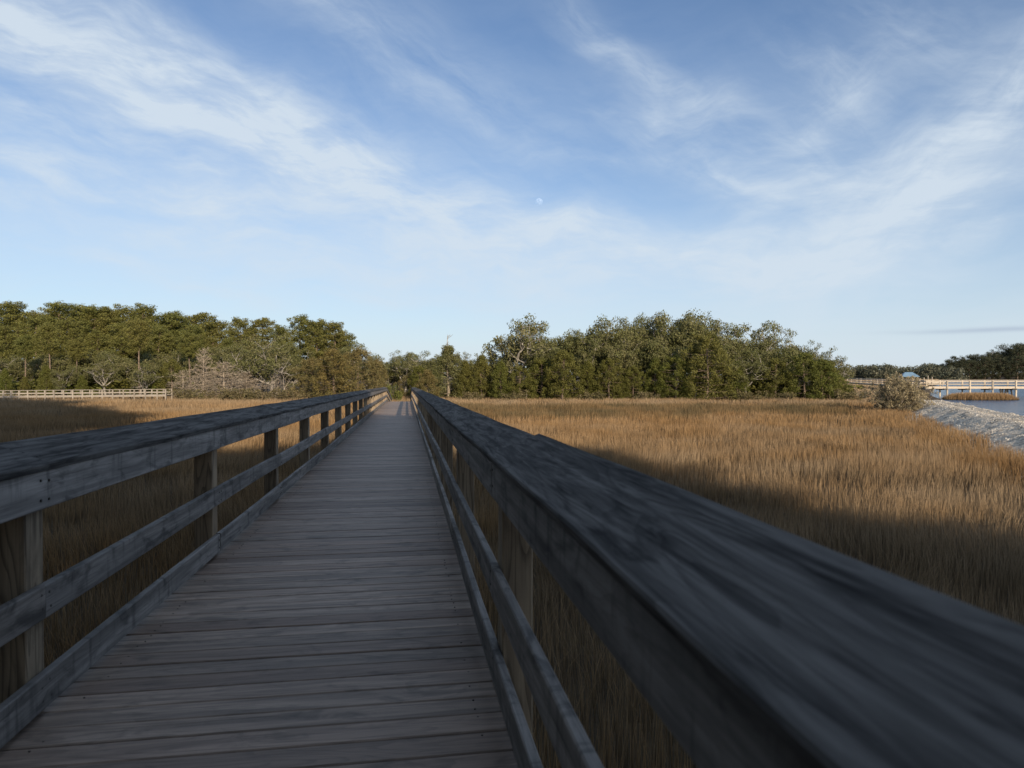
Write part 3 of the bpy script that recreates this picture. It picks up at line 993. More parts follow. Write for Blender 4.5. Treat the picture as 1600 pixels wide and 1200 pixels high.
def make_oak(seed, dense=1.0, spread=1.0, wood_show=0.5):
    """10 m tall live oak: short trunk, crooked pale limbs, uneven rounded crown"""
    rg = np.random.default_rng(seed)
    H = 10.0
    w, c = Wood(), Crown(rg)
    lean = rg.normal(0, .12, 2)
    fork = rg.uniform(1.6, 2.6)
    zs = np.linspace(-.4, fork, 4)
    w.add(np.stack([lean[0] * zs, lean[1] * zs, zs], 1), [.27, .21, .18, .17], 8)
    p0 = np.array([lean[0] * fork, lean[1] * fork, fork])
    nl = rg.integers(6, 9)
    for k in range(nl):
        a = k * 6.283 / nl + rg.normal(0, .3)
        up = rg.uniform(.35, 1.6)
        L = rg.uniform(3.6, 5.2) * (1.1 if up > .9 else .9) * spread
        pts, dd = curve(p0, (math.cos(a), math.sin(a), up), L, rg, 7, .05, .24)
        w.add(pts, np.linspace(.125, .04, 8), 6)
        for b in range(6):
            i = rg.integers(2, 8)
            a2 = rg.uniform(0, 6.28)
            pts2, d2 = curve(pts[i], (math.cos(a2), math.sin(a2), rg.uniform(.0, 1.2)), rg.uniform(1.2, 2.4), rg, 4, .06, .25)
            w.add(pts2, np.linspace(.06, .015, 5), 4)
            for b3 in range(3):
                a3 = rg.uniform(0, 6.28)
                pts3, _ = curve(pts2[rg.integers(2, 5)], (math.cos(a3), math.sin(a3), rg.uniform(-.1, .9)), rg.uniform(.6, 1.2), rg, 3, 0, .2)
                w.add(pts3, [.022, .016, .012, .006], 3)
                if rg.random() < dense:
                    s = rg.uniform(.45, .8)
                    c.clump(pts3[-1], (s * 1.15, s * 1.15, s * .7), 80, .105, .6, .9, .35)
            if rg.random() < dense:
                s = rg.uniform(.7, 1.1)
                c.clump(pts2[-1], (s * 1.15, s * 1.15, s * .7), 150, .11, .6, .9, .45)
    zmax = max(v[:, 2].max() for v in c.v)
    return w, c, zmax


def make_cedar(seed, fat=1.0, top=1.0, spire=0.0):
    """8 m tall cedar: dense ragged cone that reaches the ground"""
    rg = np.random.default_rng(seed)
    H = 8.0
    w, c = Wood(), Crown(rg)
    zs = np.linspace(-.3, H + spire, 8)
    cx = np.stack([np.sin(zs * .5 + seed) * .1, np.cos(zs * .4 + seed) * .1, zs], 1)
    w.add(cx, np.linspace(.2, .02, 8), 6)
    if spire:
        for q in range(9):
            z = rg.uniform(H * .9, H + spire * .9)
            a = rg.uniform(0, 6.28)
            pts, _ = curve((np.interp(z, zs, cx[:, 0]), np.interp(z, zs, cx[:, 1]), z), (math.cos(a), math.sin(a), .7), rg.uniform(.4, 1.0), rg, 3)
            w.add(pts, [.035, .028, .02, .01], 4)
    n = 95
    for k in range(n):
        t = ((k + .5) / n) ** 0.9
        z = .35 + t * (H - .5)
        R0 = fat * np.interp(t, [0, .12, .35, .7, .92, 1], [2.0, 2.35, 2.2, 1.35 * top, .6 * top, .15])
        a = k * 2.39996 + rg.normal(0, .3)
        r = R0 * rg.uniform(.5, 1.08)
        s = rg.uniform(.38, .62) * (1.05 - .25 * t)
        p = np.array([math.cos(a) * r + cx[0, 0], math.sin(a) * r, z + rg.normal(0, .2)])
        c.clump(p, (s * 1.12, s * 1.12, s * 1.3), 135, .105, .5, .9, .45)
        if k % 2 == 0:
            w.add([[0, 0, z - .3], p * [.5, .5, 1] + [0, 0, -.2], p], [.04, .03, .012], 4)
    return w, c, H


def make_brush(seed, H=2.0, n=14):
    """low ragged thicket of stems and small leaves"""
    rg = np.random.default_rng(seed)
    w, c = Wood(), Crown(rg)
    for k in range(n):
        a = rg.uniform(0, 6.28); r = rg.uniform(0, 1.2)
        b = np.array([math.cos(a) * r, math.sin(a) * r, -.2])
        pts, _ = curve(b, (math.cos(a) * .35, math.sin(a) * .35, 1), H * rg.uniform(.55, 1), rg, 4, .03, .12)
        w.add(pts, np.linspace(.035, .01, 5), 4)
        for q in (2, 3, 4):
            s = rg.uniform(.3, .5)
            c.clump(pts[q], (s, s, s * .9), 44, .10, .5, .8, .2)
    return w, c, H


def make_bare(seed, H=6.0, spread=2.4, tiers=11, dense=3):
    """leafless tree: tapered trunk, level tiers of fine bare branches"""
    rg = np.random.default_rng(seed)
    w = Wood()
    tw = Wood()
    zs = np.linspace(-.3, H, 7)
    cx = np.stack([np.sin(zs * .6 + seed) * .08, np.cos(zs * .5) * .08, zs], 1)
    w.add(cx, np.linspace(.10, .02, 7), 6)
    for k in range(tiers * 8):
        t = .06 + .9 * (k / (tiers * 8))
        z = H * t
        a = k * 2.39996 + rg.normal(0, .3)
        L = spread * np.interp(t, [0, .2, .6, 1], [1.0, 1.05, .7, .18]) * rg.uniform(.6, 1.1)
        p = (np.interp(z, zs, cx[:, 0]), np.interp(z, zs, cx[:, 1]), z)
        pts, d = curve(p, (math.cos(a), math.sin(a), rg.uniform(.0, .35)), L, rg, 5, .02, .13)
        tw.add(pts, np.linspace(.045, .014, 6), 4)
        for q in range(dense * 2):
            i = rg.integers(1, 6)
            dd = d + rg.normal(0, .6, 3)
            p2, _ = curve(pts[i], dd, L * rg.uniform(.2, .45), rg, 3, .03, .18)
            tw.add(p2, [.026, .022, .018, .01], 3)
            for q2 in range(dense):
                p3, _ = curve(p2[rg.integers(1, 4)], dd + rg.normal(0, .7, 3), L * rg.uniform(.1, .22), rg, 2, .02, .2)
                tw.add(p3, [.02, .016, .01], 3)
    return w, tw, H


def make_sapling(seed, H=4.5):
    rg = np.random.default_rng(seed)
    w, tw = Wood(), Wood()
    for k in range(4):
        a = rg.uniform(0, 6.28)
        pts, d = curve((rg.normal(0, .3), rg.normal(0, .3), -.3), (math.cos(a) * .22, math.sin(a) * .22, 1), H * rg.uniform(.7, 1), rg, 6, .02, .1)
        w.add(pts, np.linspace(.05, .015, 7), 5)
        for q in range(12):
            i = rg.integers(2, 7)
            a2 = rg.uniform(0, 6.28)
            p2, d2 = curve(pts[i], (math.cos(a2), math.sin(a2), .9), rg.uniform(.6, 1.4), rg, 4, .06, .15)
            tw.add(p2, np.linspace(.02, .007, 5), 3)
            for q2 in range(4):
                p3, _ = curve(p2[rg.integers(1, 5)], d2 + rg.normal(0, .6, 3), rg.uniform(.2, .5), rg, 2)
                tw.add(p3, [.01, .008, .005], 3)
    return w, tw, H


LIB = {}


def lib(kind, trunk_name, crown_name, specs, mat_w, mat_c):
    LIB[kind] = []
    for (w, c, H) in specs:
        LIB[kind].append((w.mesh(trunk_name, mat_w), c.mesh(crown_name, mat_c), H))


lib('pine', 'trunk', 'crown', [make_pine(s) for s in (1, 2, 3, 4, 5)], M_BARK, M_PINE)
lib('bare_pine', 'trunk', 'crown', [make_pine(6, .55), make_pine(8, .6)], M_BARK, M_PINE)
lib('oak', 'trunk', 'crown', [make_oak(s, d) for s, d in ((11, .95), (12, 1.0), (13, .9), (14, 1.0))], M_GREYBARK, M_OAK)
lib('thin', 'trunk', 'crown', [make_oak(s, d, .9) for s, d in ((21, .42), (22, .5), (23, .36))], M_GREYBARK, M_OAK)
lib('cedar', 'trunk', 'crown', [make_cedar(s, f, t) for s, f, t in ((31, 1.0, 1.0), (32, 1.15, 1.35), (33, .9, 1.2), (34, 1.3, 1.6))], M_BARK, M_CEDAR)
lib('rust', 'trunk', 'crown', [make_cedar(s, f, t) for s, f, t in ((41, 1.2, 1.3), (42, 1.35, 1.6))], M_BARK, M_RUST)
lib('spire', 'trunk', 'crown', [make_cedar(51, .95, .9, 1.7)], M_BARE, M_OAK)
lib('brush', 'stems', 'leaves', [make_brush(s) for s in (61, 62, 63)], M_BARE, M_BRUSH)
lib('green_brush', 'stems', 'leaves', [make_brush(s) for s in (64, 65)], M_BARE, M_CEDAR)
lib('bare', 'trunk', 'branches', [make_bare(71, 6.0, 3.2), make_bare(72, 6.0, 2.6, 9, 3)], M_WHITE, M_BARE)
lib('sapling', 'trunk', 'branches', [make_sapling(81), make_sapling(82)], M_WHITE, M_BARE)
lib('dark', 'trunk', 'crown', [make_oak(s, 1.0) for s in (91, 92, 93)], M_BARK, M_SHADELEAF)
lib('darklow', 'trunk', 'crown', [make_cedar(s, 1.6, 1.8) for s in (94, 95)], M_BARK, M_SHADELEAF)

COUNT = {}


def plant(kind, variant, px, d, ytop=None, name='tree', label='', cat='tree', group=None, wide=1.0, height=None, rot=None, pos=None):
    tm, cm, H = LIB[kind][variant % len(LIB[kind])]
    if pos is None:
        x, y = at(px, d)
    else:
        x, y = pos
    z = float(ground_z(x, y))
    h = height if height else zat(ytop, d) - z
    s = h / H
    root = empty(name, (float(x), float(y), z), label, cat, group)
    root.rotation_euler.z = R.uniform(0, 6.283) if rot is None else rot
    root.scale = (s * wide, s * wide, s)
    for me in (tm, cm):
        o = bpy.data.objects.new(me.name.split('.')[0], me)
        link(o, root)
    return root


ORD = ['first', 'second', 'third', 'fourth', 'fifth', 'sixth', 'seventh', 'eighth', 'ninth', 'tenth', 'eleventh', 'twelfth',
       'thirteenth', 'fourteenth', 'fifteenth', 'sixteenth', 'seventeenth', 'eighteenth', 'nineteenth', 'twentieth',
       'twenty-first', 'twenty-second', 'twenty-third', 'twenty-fourth', 'twenty-fifth', 'twenty-sixth']


def row(kind, name, items, d, label, group, cat='tree', wide=1.0, dj=4.0):
    """label holds {n} for the place counted from the left end of the row"""
    for i, it in enumerate(items):
        px, yt = it[0], it[1]
        wd = it[2] if len(it) > 2 else 1.0
        plant(kind, R.randrange(10), px, d + R.uniform(-dj, dj), yt, name, label.format(n=ORD[i]), cat, group, wide * wd)


def build_trees():
    # left forest: tall pines
    row('pine', 'pine_tree', [(-34, 482), (4, 481), (38, 476), (72, 474), (104, 478), (136, 481), (168, 485), (196, 480), (224, 478), (254, 490),
                              (284, 491), (314, 490), (340, 502)], 134,
        'tall pine on the skyline behind the left boardwalk, {n} from the left', 'skyline pines of the left wood', wide=1.25)
    row('pine', 'pine_tree', [(-18, 492), (20, 490), (55, 488), (90, 487), (120, 490), (152, 491), (182, 492), (210, 490), (240, 497), (268, 500), (300, 500), (328, 508), (366, 515), (395, 512), (450, 516), (482, 510), (508, 514), (532, 524)], 146,
        'pine at the back of the left wood between skyline crowns, {n} from the left', 'back row pines of the left wood', wide=1.3)
    row('oak', 'oak_tree', [(-5, 560), (40, 558), (80, 556), (125, 558), (165, 560), (205, 556), (245, 558), (290, 560), (335, 556), (380, 550), (430, 552), (480, 556), (530, 560), (575, 566)], 138,
        'shaded oak deep inside the left wood, {n} from the left', 'inner oaks of the left wood', wide=1.2)
    row('pine', 'pine_tree', [(378, 501), (410, 498), (434, 510), (468, 497), (494, 501), (522, 506), (545, 522)], 128,
        'pine in the lower skyline clump right of the gap, {n} from the left', 'pines right of the skyline gap', wide=1.2)
    row('pine', 'pine_tree', [(-15, 505), (22, 512), (55, 498), (92, 515), (122, 503), (152, 520), (188, 508), (214, 518), (246, 512), (272, 524), (302, 512), (330, 528), (360, 530), (400, 535), (448, 535)], 124,
        'pine in front of the skyline pines, {n} from the left of its row', 'second row pines of the left wood', wide=1.2)
    row('oak', 'oak_tree', [(-20, 545), (15, 552), (52, 548), (84, 556), (118, 550), (150, 545), (186, 552), (222, 548), (258, 553), (292, 545), (330, 540), (372, 528), (415, 530), (455, 540)], 117,
        'olive oak under the pines of the left wood, {n} from the left', 'understorey oaks of the left wood', dj=3)
    row('cedar', 'cedar_tree', [(8, 578), (38, 590), (72, 573), (128, 588), (268, 562), (246, 592)], 107,
        'small green cedar behind the left boardwalk railing, {n} from the left', 'small cedars behind the left railing', dj=1.5)
    row('bare_pine', 'pine_tree', [(37, 526), (79, 508), (116, 530), (219, 500), (297, 522)], 111,
        'pine with a long bare pale trunk behind the left railing, {n} from the left', 'bare trunked pines behind the left railing', wide=1.0, dj=4)
    plant('thin', 0, 165, 108, 548, 'oak_tree', 'grey oak with crooked pale limbs low over the left railing', 'tree', None, 1.1)
    plant('thin', 1, 228, 107, 566, 'oak_tree', 'low oak with a white forked trunk near the right end of the left railing', 'tree', None, 1.0)
    plant('oak', 2, 100, 108, 570, 'oak_tree', 'rounded olive oak low behind the middle of the left railing', 'tree', None, .9)
    # silvery bare trees left of the boardwalk
    plant('bare', 0, 350, 101, 564, 'bare_tree', 'pale leafless tree with a white trunk and level bare branches', 'bare tree', None, 1.05, rot=.4)
    plant('bare', 1, 318, 106, 543, 'bare_tree', 'taller leafless grey tree behind the white trunked bare tree', 'bare tree', None, .75, rot=1.7)
    plant('bare', 1, 285, 101, 578, 'bare_tree', 'low leafless grey thicket tree at the right end of the left railing', 'bare tree', None, 1.3, rot=2.9)
    plant('bare', 0, 385, 104, 580, 'bare_tree', 'small leafless grey tree right of the white trunked bare tree', 'bare tree', None, 1.2, rot=5.1)
    plant('sapling', 0, 440, 97, 577, 'bare_sapling', 'cluster of thin white bare stems in front of the brown cedars', 'bare tree', None, 1.15, rot=.2)
    plant('sapling', 1, 428, 99, 585, 'bare_sapling', 'shorter white bare stems just left of the tallest white stems', 'bare tree', None, 1.0, rot=2.2)
    plant('thin', 2, 424, 106, 520, 'oak_tree', 'thin greyish oak standing behind the white bare stems', 'tree', None, 1.0)
    plant('thin', 1, 398, 108, 538, 'oak_tree', 'grey oak left of the thin oak behind the white stems', 'tree', None, 1.0)
    # bronzed cedars left of the boardwalk end
    plant('rust', 0, 520, 93, 548, 'cedar_tree', 'broad bronzed cedar left of the far end of the boardwalk', 'tree', None, 1.3)
    plant('rust', 1, 560, 98, 545, 'cedar_tree', 'bronzed cedar behind and right of the broadest bronzed cedar', 'tree', None, 1.1)
    plant('rust', 1, 488, 97, 560, 'cedar_tree', 'bronzed cedar on the left of the broadest bronzed cedar', 'tree', None, 1.2)
    plant('rust', 0, 588, 103, 563, 'cedar_tree', 'low bronzed cedar above the left railing end', 'tree', None, 1.0)
    plant('oak', 1, 548, 112, 530, 'oak_tree', 'olive oak filling the slope of the skyline left of the boardwalk end', 'tree', None, .8)
    # behind the far end of the boardwalk
    plant('thin', 0, 632, 116, 546, 'oak_tree', 'grey lichened oak straight behind the boardwalk end', 'tree', None, 1.0)
    plant('thin', 2, 656, 118, 547, 'oak_tree', 'grey twiggy oak right of the one behind the boardwalk end', 'tree', None, .9)
    plant('oak', 0, 606, 120, 556, 'oak_tree', 'small olive oak in the low gap of the skyline', 'tree', None, .9)
    plant('oak', 3, 676, 118, 552, 'oak_tree', 'olive oak left of the cedar with the bare spire', 'tree', None, .8)
    plant('oak', 2, 590, 124, 557, 'oak_tree', 'far olive oak above the left railing end', 'tree', None, 1.0)
    plant('oak', 1, 622, 127, 553, 'oak_tree', 'far olive oak in the skyline gap straight above the boardwalk end', 'tree', None, 1.0)
    plant('oak', 0, 650, 126, 550, 'oak_tree', 'far olive oak above the right railing end', 'tree', None, 1.0)
    plant('rust', 1, 640, 104, 584, 'cedar_tree', 'low bronzed cedar closing the gap between the railing ends', 'tree', None, 1.4)
    plant('green_brush', 0, 617, 90, 598, 'brush_thicket', 'olive thicket seen between the railing ends', 'shrub', None, .6)
    plant('rust', 0, 668, 92, 580, 'cedar_tree', 'small bronzed cedar just right of the boardwalk end', 'tree', None, 1.2)
    plant('cedar', 1, 655, 101, 572, 'cedar_tree', 'small green cedar behind the right railing end', 'tree', None, 1.2)
    plant('spire', 0, 700, 98, 541, 'cedar_tree', 'olive cedar with a bare dead spire at its top', 'tree', None, 1.3)
    # right grove: skyline trees
    row('oak', 'oak_tree', [(728, 548), (760, 545), (784, 538), (846, 508), (868, 524), (890, 510), (912, 502), (938, 492), (962, 490), (986, 487), (1012, 491), (1038, 486),
                            (1062, 483), (1088, 490), (1112, 496)], 106,
        'oak on the skyline of the right grove, {n} from the left', 'skyline oaks of the right grove', wide=.66, dj=3)
    row('thin', 'oak_tree', [(1142, 502), (1166, 501), (1190, 500), (1214, 506), (1238, 516), (1260, 530), (1280, 540), (1302, 556)], 105,
        'thin oak with grey limbs on the right slope of the grove, {n} from the left', 'thin oaks on the right slope of the grove', wide=.72, dj=3)
    plant('thin', 1, 815, 103, 491, 'oak_tree', 'airy oak with pale forked limbs standing above the grove left end', 'tree', None, .8)
    plant('thin', 2, 836, 106, 500, 'oak_tree', 'thin oak just right of the airy forked oak', 'tree', None, .7)
    row('oak', 'oak_tree', [(862, 540), (920, 528), (960, 520), (1000, 530), (1040, 522), (1085, 528), (1150, 530), (1195, 532), (1235, 540)], 101,
        'oak in the middle row of the right grove, {n} from the left', 'middle row oaks of the right grove', wide=.8, dj=2)
    row('cedar', 'cedar_tree', [(726, 566), (752, 558), (782, 566), (812, 572), (846, 560), (880, 548), (918, 566), (952, 560), (990, 572), (1024, 562), (1056, 556), (1152, 568), (1212, 560), (1256, 552), (1284, 562)], 96.5,
        'green cedar at the front foot of the right grove, {n} from the left', 'front cedars of the right grove', wide=1.15, dj=1.5)
    plant('cedar', 3, 1104, 94, 520, 'cedar_tree', 'big rounded dark green cedar in the front of the right grove', 'tree', None, 1.0)
    plant('cedar', 1, 1310, 99, 586, 'cedar_tree', 'low dark cedar at the right tip of the grove', 'tree', None, 1.5)
    plant('cedar', 2, 1296, 97, 566, 'cedar_tree', 'leaning dark cedar left of the low cedar at the grove tip', 'tree', None, 1.2)
    plant('thin', 0, 1168, 98, 545, 'oak_tree', 'grey leafless looking oak right of the big rounded cedar', 'tree', None, 1.1)
    row('brush', 'brush_thicket', [(728, 609), (806, 608), (925, 608), (1000, 609), (1148, 608), (1178, 609), (1232, 610), (1318, 606)], 93.5,
        'low brown thicket where grass meets the right grove, {n} from the left', 'brown thickets along the right grove', 'shrub', 1.4, 1.0)
    row('brush', 'brush_thicket', [(300, 604), (340, 607), (380, 602), (415, 604), (465, 604), (500, 606), (540, 604), (578, 603)], 95,
        'low brown thicket where grass meets the left wood, {n} from the left', 'brown thickets along the left wood', 'shrub', 1.4, 1.0)
    row('green_brush', 'brush_thicket', [(-10, 588), (28, 592), (62, 589), (92, 593), (122, 590), (152, 588), (186, 592), (214, 590), (242, 588), (274, 590)], 113,
        'green underbrush in the shade below the left wood, {n} from the left', 'underbrush below the left wood', 'shrub', 2.2, 1.0)
    row('green_brush', 'brush_thicket', [(716, 590), (752, 588), (790, 586), (828, 590), (866, 586), (902, 590), (940, 587), (978, 590), (1014, 586), (1050, 588), (1088, 590), (1126, 586), (1164, 589), (1202, 587), (1240, 590), (1274, 588)], 104,
        'green underbrush deep below the right grove, {n} from the left', 'underbrush below the right grove', 'shrub', 2.0, 1.0)
    # dark wood across the river
    row('dark', 'far_tree', [(1488, 560), (1499, 557), (1511, 554), (1524, 552), (1537, 549), (1550, 545), (1562, 548), (1575, 546), (1588, 535), (1602, 533), (1618, 530), (1634, 532), (1650, 530), (1670, 528)], 560,
        'dark tree of the shaded wood across the river, {n} from the left', 'dark trees across the river', wide=.85, dj=10)
    row('darklow', 'far_tree', [(1482, 572), (1492, 567), (1503, 568), (1515, 564), (1527, 565), (1539, 561), (1551, 563), (1563, 560), (1576, 561), (1589, 557), (1602, 558), (1616, 556), (1632, 556)], 548,
        'lower dark tree at the water edge across the river, {n} from the left', 'low dark trees across the river', wide=1.5, dj=6)


build_trees()


def build_bush():
    rg = np.random.default_rng(5)
    w, c = Wood(), Crown(rg)
    H = 3.7
    for k in range(120):
        a = rg.uniform(0, 6.28); lean = rg.uniform(0, 1.0)
        d = np.array([math.cos(a) * lean, math.sin(a) * lean, 1.0 - lean * .35])
        pts, dd = curve((math.cos(a) * .3, math.sin(a) * .3, -.2), d, H * rg.uniform(.7, .98), rg, 5, .0, .1)
        w.add(pts, np.linspace(.03, .008, 6), 4)
        for q in range(5):
            p2, d2 = curve(pts[rg.integers(2, 6)], dd + rg.normal(0, .5, 3), rg.uniform(.4, .8), rg, 3, .02, .15)
            w.add(p2, [.012, .01, .008, .004], 3)
            s = rg.uniform(.16, .28)
            c.clump(p2[-1], (s, s, s), 34, .075, .45, .6, .1)
    for k in range(330):
        a = rg.uniform(0, 6.28); t = rg.uniform(0.05, 1.45)
        s = rg.uniform(.14, .30)
        q = rg.uniform(.80, 1.0)
        c.clump((math.cos(a) * math.cos(t) * 2.15 * q, math.sin(a) * math.cos(t) * 2.15 * q, 1.55 + math.sin(t * 1.6 - .75) * 1.85 * q), (s, s, s), 40, .055, .4, .5, .05)
    x, y = at(1403, 65)
    root = empty('round_bush', (float(x), float(y), GROUND), 'rounded grey brown bush beside the shell bank', 'bush')
    root.scale = (.93, .93, 1.0)
    mw = w.mesh('stems', M_BARE); mc = c.mesh('leaves', M_SHRUB)
    for me in (mw, mc):
        link(bpy.data.objects.new(me.name, me), root)


build_bush()


def build_far_wood():
    """tree line across the far marsh, too distant to tell its trees apart"""
    rg = np.random.default_rng(77)
    c = Crown(rg)
    for k in range(150):
        px = rg.uniform(1300, 1500)
        d = rg.uniform(520, 600)
        ytop = 573 - 3 * math.sin(px * .07) + rg.normal(0, 2.2) - max(0, (px - 1430) / 40)
        x, y = at(px, d)
        zt = zat(ytop, d)
        zb = float(ground_z(x, y))
        for q in range(5):
            s = rg.uniform(1.6, 3.2)
            z = zb + (zt - zb) * (q + .6) / 5.2
            c.clump((x + rg.normal(0, 2), y + rg.normal(0, 2), z - s * .3), (s * 1.3, s * 1.3, s * .8), 45, .75, .6, .9, .4)
    me = c.mesh('far_wood', M_FAR)
    o = link(bpy.data.objects.new('far_wood', me))
    tag(o, 'distant grey green wood along the far side of the marsh', None, None, 'stuff')


build_far_wood()


def build_shade_trees():
    """the wood the photographer stands in front of; its shadow lies over the near boardwalk"""
    n = 0
    lab = 'tall pine behind the viewpoint whose shadow falls over the near boardwalk'
    for (x, y, h) in [(13, -22, 21), (9, -24, 20), (16.3, -21, 19), (17.2, -22, 18), (16.4, -28, 21.5), (15.8, -16.5, 15), (17.8, -25, 19), (5, -21, 20), (1, -24, 19), (-4, -20, 20), (-9, -23, 20), (-15, -20, 21), (-21, -18, 21), (-27, -14, 21), (-33, -8, 22),
                      (11, -29, 23), (3, -28, 22), (-6, -27, 22), (-12, -26, 22), (-18, -25, 22), (-24, -22, 22), (-30, -18, 22), (-37, -12, 22)]:
        plant('pine', n, 0, 0, None, 'pine_tree', lab, 'tree', 'pines behind the viewpoint', 1.5, h, None, (x, y)); n += 1
    lab = 'oak under the pines behind the viewpoint, shading the near boardwalk'
    for (x, y, h) in [(15, -17, 10), (14.5, -12, 8.5), (16.6, -19, 12), (16.2, -14, 10), (10.5, -18, 12), (6, -16, 11.5), (1.5, -17, 12), (-3, -15, 11), (-8, -17, 12), (-13, -15, 12), (-19, -13, 12), (-25, -10, 13), (-31, -5, 13), (-12, -9, 9), (-20, -6, 10)]:
        plant('oak', n, 0, 0, None, 'oak_tree', lab, 'tree', 'oaks behind the viewpoint', 1.3, h, None, (x, y)); n += 1
    lab = 'tall pine left of the view whose shadow crosses the left marsh'
    for (px, d, h) in [(-420, 22, 19), (-560, 26, 20), (-330, 27, 18), (-340, 31, 19), (-300, 36, 18), (-310, 42, 18), (-520, 31, 20), (-470, 28, 20), (-400, 44, 20), (-420, 31, 20), (-360, 38, 20), (-330, 46, 19), (-480, 37, 21), (-640, 31, 21), (-760, 22, 20), (-560, 44, 20), (-1000, 18, 20)]:
        plant('pine', n, px, d, None, 'pine_tree', lab, 'tree', 'pines left of the view', 1.5, h); n += 1
    for (x, y, h) in [(-14, 6, 23), (-17, 12, 23), (-20, 8, 24), (-12, 0, 24), (-23, 15, 22), (-18, 3, 25), (-15, 10, 21), (-11, -5, 25), (-20, 16, 21)]:
        plant('pine', n, 0, 0, None, 'pine_tree', lab, 'tree', 'pines left of the view', 1.5, h, None, (x, y)); n += 1
    lab = 'oak left of the view whose shadow crosses the left marsh'
    for (px, d, h) in [(-1100, 24, 11), (-900, 34, 11), (-800, 42, 11), (-1300, 24, 11)]:
        plant('oak', n, px, d, None, 'oak_tree', lab, 'tree', 'oaks left of the view', 1.3, h); n += 1


build_shade_trees()

# ------------------------------------------------------------------ left boardwalk
def bar(mb, p0, p1, w, h, rnd=None):
    """level or sloping board between two points, w wide and h high"""
    p0 = np.array(p0, float); p1 = np.array(p1, float)
    t = p1 - p0
    s = np.array([t[1], -t[0], 0]); s /= np.linalg.norm(s)
    u = np.cross(s, t); u /= np.linalg.norm(u)
    if u[2] < 0: u = -u
    mb.prism(chamf(w / 2, h / 2, .006), p0, p1, s, u, R.random() if rnd is None else rnd)


def build_left_walk():
    pxs = [-48, -35, -21, -8, 5.3, 17.3, 30, 43.7, 57.4, 70.9, 84.8, 99.6, 114, 129, 144.4, 160, 176.4, 193, 210, 227.4, 245.8, 259]
    def dep(px): return 97 - (px / 258) * 4
    def P(px, y):
        x, yy = at(px, dep(px)); return np.array([float(x), float(yy), zat(y, dep(px))])
    def ytop(px): return 610.7 - 2.3 * px / 258
    def ybot(px): return 623.6 - 2.6 * px / 258
    c = P(100, 622)
    root = empty('railed_boardwalk', (c[0], c[1], GROUND), 'pale railed boardwalk crossing the marsh in front of the left wood', 'boardwalk')
    def add(mb, name):
        for i in range(len(mb.v)): mb.v[i] = mb.v[i] - np.array([c[0], c[1], GROUND])
        return mb.build(name, M_FENCE, root)
    back = np.array([FV[0], FV[1], 0]) * 1.7
    for name, dy, h in (('cap_rail', 0.0, .06), ('middle_rail', 4.6, .14), ('deck_edge', 9.6, .26)):
        mb = MB()
        bar(mb, P(pxs[0], ytop(pxs[0]) + dy), P(pxs[-1], ytop(pxs[-1]) + dy), .15 if dy == 0 else .05, h)
        add(mb, name)
        mb = MB()
        bar(mb, P(pxs[0], ytop(pxs[0]) + dy) + back, P(pxs[-1], ytop(pxs[-1]) + dy) + back, .15 if dy == 0 else .05, h)
        add(mb, name)
    mb = MB()
    bar(mb, P(pxs[0], ytop(pxs[0]) + 9) + back / 2, P(pxs[-1], ytop(pxs[-1]) + 9) + back / 2, 1.6, .05)
    add(mb, 'deck')
    for off in (np.zeros(3), back):
        for px in pxs:
            mb = MB()
            t = P(px, ytop(px)) + off - np.array([0, 0, .04]); b = t.copy(); b[2] = GROUND - .2
            f = np.array([FV[0], FV[1], 0]) * -.095
            mb.prism(chamf(.075, .06, .008), b + f, t + f, (RV[0], RV[1], 0), (FV[0], FV[1], 0), R.random())
            add(mb, 'post')


build_left_walk()

